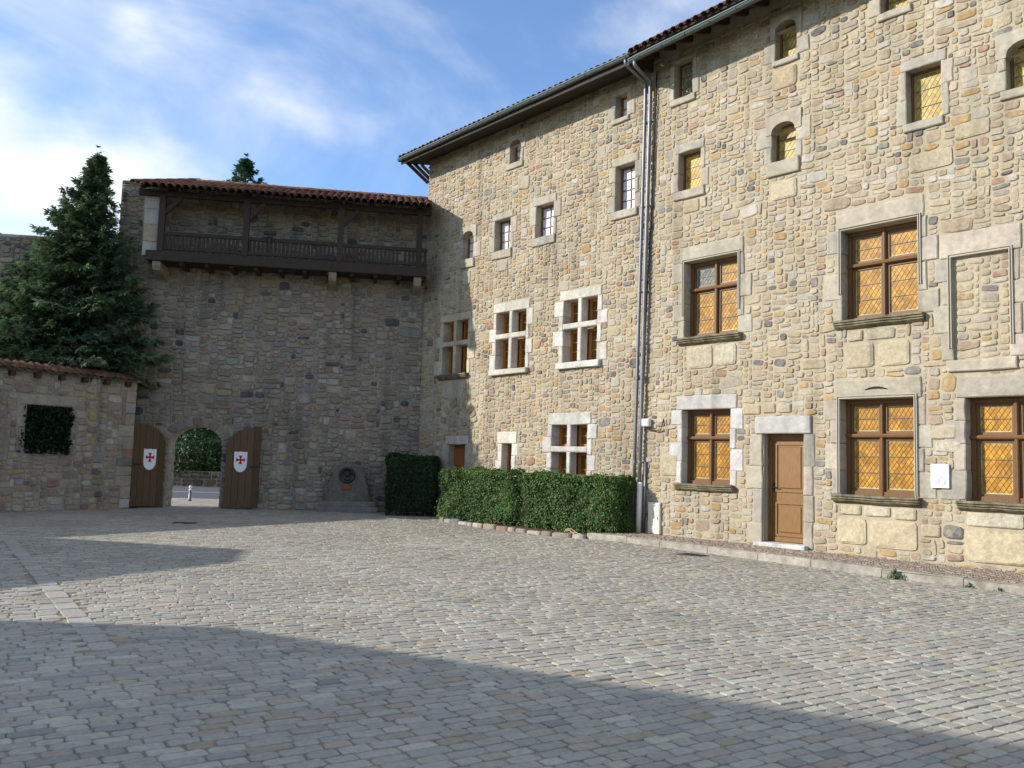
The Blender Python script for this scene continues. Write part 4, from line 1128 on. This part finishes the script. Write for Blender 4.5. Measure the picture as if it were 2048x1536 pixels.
def gate_leaf(label, loc, rz, W, mirror, shx):
    t = thing('gate_leaf', label, 'gate', loc, rz, 'open leaves of the arched gate')
    n = 5; bw = W / n
    for i in range(n):
        a, b = i * bw, (i + 1) * bw
        def top(x):
            x_ = x if not mirror else W - x
            return 1.84 + .58 * math.sqrt(max(0, 1 - (1 - min(1, x_ / (W * .96))) ** 2))
        sx = 1
        z0 = .05
        v = []
        xs_ = [a + .004, (a + b) / 2, b - .004]
        for x in xs_: v += [(x, 0, z0), (x, .055, z0), (x, .055, top(x)), (x, 0, top(x))]
        f = []
        for k in range(2):
            p = k * 4; f += [(p, p + 4, p + 7, p + 3), (p + 1, p + 2, p + 6, p + 5), (p + 3, p + 7, p + 6, p + 2), (p, p + 1, p + 5, p + 4)]
        f += [(0, 3, 2, 1), (8, 9, 10, 11)]
        MB().add(v, f).build('plank', M['gatewood'], t)
    for z in (.45, 1.7): MB().box(.04, W - .04, .056, .10, z - .06, z + .06).build('ledge', M['gatewood'], t)
    MB().box(0 if mirror else W - .3, .3 if mirror else W - .02, -.02, 0.0, 1.22, 1.26).build('iron_bolt', M['iron'], t)
    shield_on(t, shx, 1.38, .37, .60, 0.0)
    return t
pR = GC + GE * (-5.62) + GN * .22
gate_leaf('right wooden gate leaf with white shield folded back flat against the wall', (pR.x, pR.y, 0), GROT, .97, False, .42)
pL = GC + GE * (-7.34) + GN * .16; aL = R(180 + 40)
oL = pL + (GE * (-math.cos(R(40))) + GN * math.sin(R(40))) * .97
gate_leaf('left wooden gate leaf with white shield standing half open beside the garden wall', (oL.x, oL.y, 0), GROT + R(40), .97, True, .52)

# ------------------------------------------------------------------ memorial stone
me_ = thing('memorial_stone', 'rough grey memorial stone with round bronze medallion on a stepped plinth', 'memorial', GC + GN * .32, GROT)
ol = [(-.69, 0), (-.66, .25), (-.60, .5), (-.50, .74), (-.38, .95), (-.20, 1.08), (0, 1.13), (.22, 1.10), (.38, 1.0), (.5, .8), (.57, .55), (.63, .28), (.68, 0)]
cx0, zb = -2.05, .31; rng = random.Random(17)
v = []; n = len(ol)
for sc, y in ((1, .22), (1.0, -.03), (.93, -.085)):
    for x, z in ol: v.append((cx0 + x * sc + rng.uniform(-.012, .012), y + rng.uniform(-.012, .012), zb + z * (sc if z > 0 else 1) + (rng.uniform(-.01, .01) if z > 0 else 0)))
f = []
for r in range(2):
    for i in range(n - 1): f.append((r * n + i + 1, r * n + i, (r + 1) * n + i, (r + 1) * n + i + 1))
f.append(tuple(reversed(range(2 * n, 3 * n)))); f = [tuple(q) for q in f]
MB().add(v, f).build('stele', M['dressed_grey'], me_)
for i, (a, b, y0, z0, z1) in enumerate(((-2.92, -1.16, -.26, 0, .16), (-2.84, -1.22, -.16, .16, .31))):
    MB().cbox(a, b, y0, .3, z0, z1, .012, .004, rng, pick([(1, (116, 113, 107))], rng)).build('plinth_step', M['dressed'], me_)
mb = MB(); k = 24; mz = zb + .77; my = -.10
prof = [(.0, -.02), (.17, -.022), (.19, -.05), (.215, -.055), (.235, -.03), (.24, .04)]
v = [(cx0 - .05, my + prof[0][1], mz)]
for r_, y in prof[1:]:
    for i in range(k): t = 2 * math.pi * i / k; v.append((cx0 - .05 + r_ * math.cos(t), my + y, mz + r_ * math.sin(t)))
f = [(0, 1 + i, 1 + (i + 1) % k) for i in range(k)]
for r in range(len(prof) - 2):
    for i in range(k): f.append((1 + r * k + i, 1 + (r + 1) * k + i, 1 + (r + 1) * k + (i + 1) % k, 1 + r * k + (i + 1) % k))
med = MB().add(v, f).build('medallion', M['bronze'], me_, smooth=True)
pv = MB()
def blob(cx, cy, cz, rx, ry, rz_):
    vv = []; ff = []
    for a in range(7):
        for b in range(10):
            th = math.pi * a / 6; ph = 2 * math.pi * b / 10; vv.append((cx + rx * math.sin(th) * math.cos(ph), cy + ry * math.sin(th) * math.sin(ph), cz + rz_ * math.cos(th)))
    for a in range(6):
        for b in range(10): ff.append((a * 10 + b, (a + 1) * 10 + b, (a + 1) * 10 + (b + 1) % 10, a * 10 + (b + 1) % 10))
    pv.add(vv, ff)
blob(cx0 - .04, my - .02, mz + .03, .075, .035, .10); blob(cx0 - .03, my - .02, mz - .11, .11, .03, .06); blob(cx0 - .11, my - .03, mz + .02, .02, .02, .025)
pv.build('relief_portrait', M['bronze'], med, smooth=True)
MB().cbox(cx0 - .18, cx0 + .08, my - .012, my + .03, zb + .34, zb + .46, .005).build('plaque', M['copper'], me_)

# ================================================================== GARDEN WALL on the left
lw = thing('garden_wall', 'low stone garden wall with tiled coping and an ivy filled window opening', 'wall', LC, LROT)
LX0 = -11.5; LH = 3.55; wx0, wx1, wz0, wz1 = -3.02, -1.90, 1.62, 2.70
wall_core(LX0, 0.0, -.2, LH, .55, [(wx0, wx1, wz0, wz1, .55, True)]).build('wall_core', M['mortar_grey'], lw)
MB().add([(LX0, .551, -.2), (0, .551, -.2), (0, .551, wz0), (LX0, .551, wz0)], [(3, 2, 1, 0)]).add([(LX0, .551, wz1), (0, .551, wz1), (0, .551, LH), (LX0, .551, LH)], [(3, 2, 1, 0)]).add([(LX0, .551, wz0), (wx0, .551, wz0), (wx0, .551, wz1), (LX0, .551, wz1)], [(3, 2, 1, 0)]).add([(wx1, .551, wz0), (0, .551, wz0), (0, .551, wz1), (wx1, .551, wz1)], [(3, 2, 1, 0)]).build('wall_back', M['mortar_grey'], lw)
rng = random.Random(31); HL = House(lw, 5)
for (a, b, c, d) in ((wx0 - .2, wx1 + .2, wz1, wz1 + .26), (wx0 - .22, wx0, wz0 + .5, wz1), (wx1, wx1 + .2, wz0 + .4, wz1), (wx1, wx1 + .15, wz0, wz0 + .4), (wx0 - .16, wx0, wz0, wz0 + .5)):
    HL.blk('window_stone', lw, a, b, c, d, pick([(1, (158, 150, 134)), (1, (150, 141, 124))], rng), y0=-.02, y1=.4)
z = 0.02
while z < LH - .1:
    h = rng.uniform(.22, .36); h = min(h, LH - z); L = rng.choice((.28, .45)); HL.blk('quoin', lw, -L, 0.03, z, z + h, pick(PAL_GARDEN, rng), y0=-.03, y1=.5); z += h
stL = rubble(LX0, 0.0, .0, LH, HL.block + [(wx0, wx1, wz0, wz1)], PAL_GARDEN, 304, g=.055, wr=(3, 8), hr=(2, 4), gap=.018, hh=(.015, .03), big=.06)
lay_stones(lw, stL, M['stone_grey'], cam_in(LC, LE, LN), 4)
# return of the wall to the gate wall
MB().box(-.05, .02, .0, .55, -.2, LH).build('wall_end', M['mortar_grey'], lw)
MB().cbox(-.3, .16, .56, 2.2, -.2, LH - .1, .02).build('return_wall', M['mortar_grey'], lw)
n_ = int(11.4 / .2); rng = random.Random(51)
cop = MB().add([(LX0, -.16, LH - .02), (.1, -.16, LH - .02), (.1, .28, LH + .15), (LX0, .28, LH + .15), (.1, .7, LH - .02), (LX0, .7, LH - .02)], [(0, 1, 2, 3), (3, 2, 4, 5), (0, 5, 4, 1)]).build('coping', M['mortar_grey'], lw)
for j in range(2):
    for i in range(n_):
        x = LX0 + .1 + i * .2; y = -.20 + j * .24
        inst('roof_tile', TILE, cop, Matrix.Translation((x + rng.uniform(-.01, .01), y, LH - .01 + j * .09)) @ Matrix.Rotation(R(21), 4, 'X') @ Matrix.Rotation(rng.uniform(-.05, .05), 4, 'Z'))
for i in range(int(11.4 / .62)):
    x = -.3 - i * .64; MB().box(x - .07, x + .07, -.14, .05, LH - .16, LH - .035).build('rafter_end', M['soffit'], cop)

# ================================================================== PLANTS
def leaf_cloud(pts, cols, size, rng, aspect=.55, normals=None):
    """one small folded leaf per point"""
    mb = MB()
    for i, p in enumerate(pts):
        p = Vector(p); d = Vector((rng.gauss(0, 1), rng.gauss(0, 1), rng.gauss(0, 1))).normalized()
        if normals is not None: nn = (Vector(normals[i]) + Vector((rng.gauss(0, .55), rng.gauss(0, .55), rng.gauss(0, .55)))).normalized()
        else: nn = Vector((rng.gauss(0, 1), rng.gauss(0, 1), rng.gauss(0, 1))).normalized()
        a = nn.cross(d).normalized(); b = nn.cross(a).normalized()
        L = size * rng.uniform(.7, 1.3); w = L * aspect
        mb.add([tuple(p - a * L * .5), tuple(p + b * w * .5 + nn * w * .12), tuple(p + a * L * .5), tuple(p - b * w * .5 + nn * w * .12)], [(0, 1, 2, 3)] if rng.random() < .5 else [(0, 1, 2), (0, 2, 3)], cols[i])
    return mb
GREEN = [(58, 98, 42), (69, 112, 48), (50, 86, 38), (82, 122, 56), (62, 102, 48), (46, 78, 36), (94, 106, 56), (104, 92, 58)]
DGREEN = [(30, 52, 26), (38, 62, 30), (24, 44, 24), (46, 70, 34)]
def gcol(pal, rng, k=.15):
    c = lin(rng.choice(pal)); q = 1 + rng.uniform(-k, k); return tuple(v * q for v in c)

def hedge(label, p0, ex, ey, L, D, z0, z1, n, pal, seed, size=.055, bulge=.07, stems=9):
    rng = random.Random(seed); t = thing('hedge', label, 'hedge', (p0[0], p0[1], 0), 0.0, 'clipped hedges by the stone house')
    ex = Vector((*ex, 0)); ey = Vector((*ey, 0)); up = Vector((0, 0, 1)); H_ = z1 - z0
    def disp(p): return (mnoise.noise(Vector((p.x * 1.4, p.y * 1.4, p.z * 1.4 + seed))) * bulge * 1.4 + mnoise.noise(Vector((p.x * 5, p.y * 5, p.z * 5 + seed))) * bulge * .6)
    areas = [L * H_, L * D, D * H_, D * H_, L * H_ * .5]
    pts = []; cols = []; nrm = []
    for i in range(n):
        r = rng.uniform(0, sum(areas)); s = 0
        while r > areas[s]: r -= areas[s]; s += 1
        a, b = rng.random(), rng.random()
        if s == 0: q = ex * a * L + up * b * H_; nn = -ey
        elif s == 1: q = ex * a * L + ey * b * D + up * H_; nn = up
        elif s == 2: q = ey * a * D + up * b * H_; nn = -ex
        elif s == 3: q = ex * L + ey * a * D + up * b * H_; nn = ex
        else: q = ex * a * L + ey * D + up * b * H_; nn = ey
        g_ = disp(q + Vector((p0[0], p0[1], 0)))
        if L > 3 and s in (0, 1): g_ -= .16 * math.exp(-((a * L - 2.95 - .1 * math.sin(b * 5)) / .16) ** 2) + .05 * math.exp(-((a * L - 4.7) / .2) ** 2)
        # soften the edges of the clipped block
        ed = min(a, 1 - a) * (L if s in (0, 1, 4) else D); ed2 = (1 - b) * H_ if s != 1 else min(b, 1 - b) * D
        rd = .10; sh = -max(0, rd - ed) * .5 - max(0, rd - ed2) * .5
        q = q + nn * (g_ + sh - abs(rng.gauss(0, .05)) + (rng.uniform(.02, .13) if rng.random() < .05 else 0))
        if s != 1 and b < .12 and rng.random() < .5: continue
        tone = mnoise.noise(Vector((q.x * 1.1, q.y * 1.1 + seed, q.z * 1.1)))
        c = gcol(pal, rng); c = tuple(v * (1 + .3 * tone) for v in c)
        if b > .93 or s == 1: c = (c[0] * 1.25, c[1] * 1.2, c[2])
        pts.append(q + up * z0); cols.append(c); nrm.append(nn)
    leaf_cloud(pts, cols, size, rng, normals=nrm).build('foliage', M['leaf'], t, kind='stuff')
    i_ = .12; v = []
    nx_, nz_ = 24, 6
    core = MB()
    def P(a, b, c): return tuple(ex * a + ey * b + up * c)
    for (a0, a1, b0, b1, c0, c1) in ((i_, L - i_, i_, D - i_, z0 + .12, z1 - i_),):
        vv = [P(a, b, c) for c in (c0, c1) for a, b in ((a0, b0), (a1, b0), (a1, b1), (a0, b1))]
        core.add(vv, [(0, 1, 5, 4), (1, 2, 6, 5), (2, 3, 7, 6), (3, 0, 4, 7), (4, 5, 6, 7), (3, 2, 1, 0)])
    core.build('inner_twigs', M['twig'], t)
    for i in range(stems):
        b0 = ex * (L * (i + .5) / stems + rng.uniform(-.1, .1)) + ey * (D * rng.uniform(.3, .6))
        MB().tube([tuple(b0), tuple(b0 + Vector((rng.uniform(-.05, .05), rng.uniform(-.05, .05), z0 + .2)))], [.022, .016], 5).build('stem', M['bark'], t)
    return t
hs = to_f(-8.95, 1.42, 0); he = to_f(-3.05, .80, 0); hd = (he - hs).normalized()
hedge('long sunlit clipped hedge in the planting bed in front of the stone house', (hs.x, hs.y), (hd.x, hd.y), (-hd.y, hd.x), (he - hs).length, .66, .06, 1.36, 50000, GREEN, 3, stems=12, bulge=.12)
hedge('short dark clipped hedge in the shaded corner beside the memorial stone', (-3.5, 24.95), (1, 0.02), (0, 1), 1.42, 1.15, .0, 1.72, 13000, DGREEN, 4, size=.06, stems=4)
t = thing('dry_sticks', 'few pale dry sticks lying at the foot of the long hedge', 'sticks', tuple(to_f(-3.7, 1.5, .06)), FROT)
for a in ((-.25, .0, .06, .12, -.05, .02), (-.2, -.02, .1, .2, .0, .03), (-.1, .02, .03, .3, .0, .02)):
    MB().tube([(a[0], a[1], a[2]), ((a[0] + a[3]) / 2, a[1] - .02, a[2] + .03), (a[3], a[4], a[5])], .012, 5).build('stick', M['stick'], t)

def conifer(label, base, H_, R_, z_low, seed, n_whorl, pal, droop=.35, dens=1.0, tuft=.17, group=None, per=9, power=.85, ysq=1.0, lean=None):
    rng = random.Random(seed); t = thing('conifer_tree', label, 'tree', base, 0.0, group)
    lean = Vector(lean) if lean else Vector((rng.uniform(-.1, .1), rng.uniform(-.1, .1), 0))
    MB().tube([tuple(lean * (z / H_) + Vector((0, 0, z))) for z in [H_ * i / 8 for i in range(9)]], [max(.012, .17 * (1 - i / 8.2)) for i in range(9)], 8).build('trunk', M['bark'], t, smooth=True)
    mb = MB(); br = MB()
    def spray(p, d, size, c):
        """flat fan of needled twigs"""
        d = d.normalized(); side = d.cross(Vector((0, 0, 1)))
        if side.length < .1: side = Vector((1, 0, 0))
        side.normalize(); upv = side.cross(d).normalized()
        roll_ = rng.uniform(-.9, .9); side, upv = side * math.cos(roll_) + upv * math.sin(roll_), upv * math.cos(roll_) - side * math.sin(roll_)
        for q in range(6):
            a = (q - 2.5) * .42 + rng.uniform(-.15, .15); L = size * rng.uniform(.6, 1.1) * (1 - abs(q - 2.5) * .12)
            e = (d * math.cos(a) + side * math.sin(a) + upv * rng.uniform(-.3, .3)).normalized(); w = e.cross(upv).normalized() * size * .13
            s0 = p + e * L * .1; k_ = rng.uniform(.75, 1.3); cc = (c[0] * k_, c[1] * k_, c[2] * k_)
            mb.add([tuple(s0 - w * .5), tuple(s0 + w * .5), tuple(s0 + e * L * .65 + w * .8 + Vector((0, 0, -.1 * L))), tuple(s0 + e * L + Vector((0, 0, -.22 * L))), tuple(s0 + e * L * .65 - w * .8 + Vector((0, 0, -.1 * L)))], [(0, 1, 2, 3, 4)], cc)
    for wi in range(n_whorl):
        f_ = wi / (n_whorl - 1); z = z_low + (H_ - .25 - z_low) * f_
        rad = R_ * (1 - f_) ** power + .12
        nb = max(3, int(per * (.5 + .5 * (1 - f_)) + rng.uniform(-1, 1)))
        a0 = rng.uniform(0, 6.28)
        for b in range(nb):
            an = a0 + 6.283 * b / nb + rng.uniform(-.25, .25); L = rad * rng.uniform(.62, 1.12)
            dirh = Vector((math.cos(an), math.sin(an) * ysq, 0)); up0 = rng.uniform(.0, .3) + .5 * f_
            pts = []; ns = max(3, int(L / .16))
            for i in range(ns + 1):
                s = i / ns; pts.append(lean * (z / H_) + Vector((0, 0, z)) + dirh * L * s + Vector((0, 0, L * (up0 * s - droop * s * s + .10 * s ** 4))))
            br.tube([tuple(pts[0]), tuple(pts[len(pts) // 2]), tuple(pts[-1])], [.03 * (1 - f_) + .008, .015 * (1 - f_) + .006, .004], 4)
            base_c = gcol(pal, rng, .22)
            for i in range(1, ns + 1):
                s = i / ns; d = (pts[i] - pts[i - 1]).normalized(); side = d.cross(Vector((0, 0, 1))).normalized()
                m_ = int(3 * dens + rng.random())
                for q in range(m_):
                    wd = L * .30 * math.sin(math.pi * min(1, .25 + s * .72)) * rng.uniform(-1, 1)
                    p = pts[i] + side * wd + Vector((0, 0, rng.uniform(-.10, .07) - abs(wd) * .25)) + d * rng.uniform(-.1, .1)
                    dd = (d + side * (1.2 * wd / max(.1, L * .3)) + Vector((0, 0, rng.uniform(-.5, .25)))).normalized()
                    tp = .75 + .5 * s; spray(p, dd, tuft * rng.uniform(.7, 1.35), (base_c[0] * tp, base_c[1] * tp, base_c[2] * tp))
    top = lean + Vector((0, 0, H_))
    for i in range(26):
        z = rng.uniform(-.9, .1); spray(top + Vector((rng.uniform(-.07, .07) * (.4 - z), rng.uniform(-.07, .07) * (.4 - z), z + .12)), Vector((rng.gauss(0, .8), rng.gauss(0, .8), .5)), tuft * .9, gcol(pal, rng))
    br.build('branches', M['bark'], t, smooth=True)
    mb.build('crown', M['needle'], t, kind='stuff')
    return t
CON = [(78, 98, 68), (90, 110, 78), (68, 88, 62), (102, 120, 86), (62, 80, 58)]
conifer('large dark conifer tree rising behind the low garden wall', (-13.3, 24.7, 0), 10.15, 2.85, 4.0, 5, 40, CON, per=14, power=1.12, dens=2.2, tuft=.17, ysq=.58, droop=.3, lean=(1.15, .0, 0))
conifer('distant conifer tip showing above the gallery roof', (-12.7, 39.5, 0), 15.3, 3.0, 6.0, 6, 36, [(52, 80, 56), (64, 92, 60), (46, 72, 50)], per=10, droop=.05, tuft=.26, dens=1.8)

# ivy spilling through the garden wall opening
rng = random.Random(71); iv = thing('ivy', 'dark ivy filling the window opening of the garden wall', 'plant', LC, LROT)
pts = []; cols = []
for i in range(7000):
    x = rng.uniform(wx0 - .20, wx1 + .07); z = rng.uniform(wz0 - .16, wz1 + .0)
    e = min((x - wx0 + .14), (wx1 + .03 - x), (z - wz0 + .12)) ;
    if z > wz1 - .02: continue
    if x < wx0 - .12 * rng.random() and z > wz0 + .62 - rng.uniform(0, .2): continue
    if x > wx1 + .02 and mnoise.noise(Vector((z * 6, 1, 4))) < .05: continue
    if x < wx0 + .22 * max(0, (z - wz0 - .55)) and rng.random() < .9: continue
    if z < wz0 - .02 - .06 * math.sin(x * 5) and rng.random() < .5: continue
    y = rng.uniform(-.16, .06) + mnoise.noise(Vector((x * 3, z * 3, 2))) * .06
    pts.append((x, y, z)); cols.append(gcol([(24, 44, 22), (30, 54, 24), (20, 36, 20)], rng))
leaf_cloud(pts, cols, .075, rng, aspect=.8).build('foliage', M['leaf'], iv, kind='stuff')
MB().box(wx0 + .02, wx1 - .02, .08, .5, wz0 - .0, wz1 - .02).build('stem_mass', M['twig'], iv)

# bushes and low wall across the street
sw = thing('street_wall', 'low dark stone wall across the street seen through the archway', 'wall', (-14, 43.0, 0), R(4))
MB().box(-14, 16, 0, .4, -.1, .72).build('wall_core', M['mortar_grey'], sw)
st = rubble(-3.5, 5.5, 0, .72, [], [(2, (96, 80, 66)), (1, (84, 72, 60)), (1, (110, 94, 76))], 305, g=.06, wr=(3, 8), hr=(2, 4), gap=.02)
lay_stones(sw, st, M['stone_grey'], Vector((14, -43, 1.6)), 9, n_parts=60)
rng = random.Random(81)
for i, (x, y, r, h, lab) in enumerate(((-15.6, 44.6, 2.2, 2.6, 'leafy green bush above the street wall at the left of the archway view'), (-12.6, 44.6, 2.3, 2.35, 'leafy green bush above the street wall at the right of the archway view'))):
    b = thing('bush', lab, 'bush', (x, y, 0), 0, 'bushes across the street')
    pts = []; cols = []; nr = []
    for q in range(7000):
        d = Vector((rng.gauss(0, 1), rng.gauss(0, 1), rng.gauss(0, 1))).normalized()
        if d.z < -.4: continue
        rr = 1 + .22 * mnoise.noise(d * 2.2 + Vector((i * 3, 0, 0))) - abs(rng.gauss(0, .07))
        pts.append((d.x * r * rr, d.y * r * rr * .8, .9 + d.z * (h - .9) * rr)); nr.append(d); cols.append(gcol([(38, 66, 26), (48, 82, 30), (30, 54, 23)], rng))
    leaf_cloud(pts, cols, .13, rng, aspect=.7, normals=nr).build('foliage', M['leaf'], b, kind='stuff')
    MB().tube([(0, 0, 0), (.05, .02, 1.2)], [.09, .05], 7).build('stem', M['bark'], b)
    pv = MB(); blob(0, 0, .9, r * .85, r * .65, (h - .9) * .82); pv.build('inner_twigs', M['twig'], b)
b = thing('bush', 'tall dark evergreen bush behind the leafy bushes across the street', 'bush', (-15.0, 48.0, 0), 0, 'bushes across the street')
pts = []; cols = []; nr = []
for q in range(9000):
    d = Vector((rng.gauss(0, 1), rng.gauss(0, 1), rng.gauss(0, 1))).normalized()
    if d.z < -.3: continue
    rr = 1 + .25 * mnoise.noise(d * 2.6) - abs(rng.gauss(0, .08))
    pts.append((d.x * 5.5 * rr, d.y * 1.8 * rr, 1.6 + d.z * 3.4 * rr)); nr.append(d); cols.append(gcol([(36, 58, 30), (44, 68, 34), (28, 46, 26)], rng))
leaf_cloud(pts, cols, .24, rng, aspect=.7, normals=nr).build('foliage', M['leaf'], b, kind='stuff')
MB().tube([(0, 0, 0), (.1, .02, 2.2)], [.14, .08], 7).build('stem', M['bark'], b)
pv = MB(); blob(0, 0, 1.6, 4.7, 1.4, 2.8); pv.build('inner_twigs', M['twig'], b)
conifer('dark tree standing behind the bushes across the street', (-15.2, 48.5, 0), 9.0, 3.4, .8, 16, 18, [(34, 52, 36), (40, 62, 42)], per=11, tuft=.34)
bo = thing('bollard', 'short pale metal bollard with a ball top outside the archway', 'bollard', (-10.72, 29.7, -.014))
MB().tube([(0, 0, 0), (0, 0, .06), (0, 0, .38)], [.07, .05, .045], 10).build('post', M['pipe'], bo, smooth=True)
MB().tube([(0, 0, .36), (0, 0, .40), (0, 0, .41)], [.055, .055, .03], 10).build('collar', M['white'], bo, smooth=True)
bl = MB(); vv = [(.055 * math.sin(math.pi * a / 6) * math.cos(2 * math.pi * b / 10), .055 * math.sin(math.pi * a / 6) * math.sin(2 * math.pi * b / 10), .47 + .055 * math.cos(math.pi * a / 6)) for a in range(7) for b in range(10)]
bl.add(vv, [(a * 10 + b, (a + 1) * 10 + b, (a + 1) * 10 + (b + 1) % 10, a * 10 + (b + 1) % 10) for a in range(6) for b in range(10)]).build('ball', M['white'], bo, smooth=True)

# weeds in the kerb joint
for i, (x, y, lab, n_, s_) in enumerate(((6.0, 13.62, 'bushy green weed growing at the kerb foot', 260, .16), (6.72, 12.82, 'small sprig of weed at the kerb right of the bushy weed', 50, .08), (6.98, 12.52, 'flat moss like weed at the kerb near the right edge', 34, .06))):
    wd = thing('weed', lab, 'plant', (x - .05, y - .04, 0), 0, 'weeds along the kerb'); rng = random.Random(90 + i)
    pts = []; cols = []
    for q in range(n_):
        a = rng.uniform(0, 6.28); r = s_ * abs(rng.gauss(0, .55)); pts.append((math.cos(a) * r, math.sin(a) * r, rng.uniform(.0, 1) * s_ * max(.1, 1 - r / s_ / 1.4))); cols.append(gcol([(58, 96, 40), (74, 112, 46), (40, 66, 34)], rng))
    leaf_cloud(pts, cols, .04, rng, aspect=.4).build('foliage', M['leaf'], wd, kind='stuff')

# ================================================================== buildings around the court, outside the picture to the left
def gable_house(label, x_front, depth, prof, seed):
    h = thing('stone_house', label, 'house', (x_front, 0, 0))
    n = len(prof)
    v = [(0, y, z) for y, z in prof] + [(-depth, y, z) for y, z in prof]
    f = [tuple(range(n)), tuple(reversed(range(n, 2 * n)))] + [((i + 1) % n, i, n + i, n + (i + 1) % n) for i in range(n)]
    MB().add(v, f).build('wall', M['mortar'], h)
    tops = [(prof[i], prof[i + 1]) for i in range(1, n - 2)]
    for (a, b) in tops:
        d = Vector((0, b[0] - a[0], b[1] - a[1])); nn = Vector((0, -d.z, d.y)).normalized()
        if nn.z < 0: nn = -nn
        o = nn * .06
        v = [(.12, a[0], a[1]), (.12, b[0], b[1]), (-depth, b[0], b[1]), (-depth, a[0], a[1])]
        v = [tuple(Vector(q) + nn * .005) for q in v] + [tuple(Vector(q) + o) for q in v]
        MB().add(v, [(0, 1, 2, 3), (7, 6, 5, 4), (0, 4, 5, 1), (1, 5, 6, 2), (2, 6, 7, 3), (3, 7, 4, 0)]).build('roof', M['tile'], h)
    return h
gable_house('small stone outbuilding on the left side of the court', -14.5, 3.2, [(15.38, -.2), (15.38, 2.95), (14.2, 4.45), (12.5, 4.6), (9.42, 3.85), (9.42, -.2)], 1)
gable_house('gabled stone house on the near left side of the court', -13.0, 9.0, [(7.52, -.2), (7.52, 4.6), (1.24, 9.6), (-5.1, 4.6), (-5.1, -.2)], 2)
print('objects', len(bpy.data.objects), 'cobbles', len(cob), 'stones', len(stR), len(stM), len(stG), len(stL))
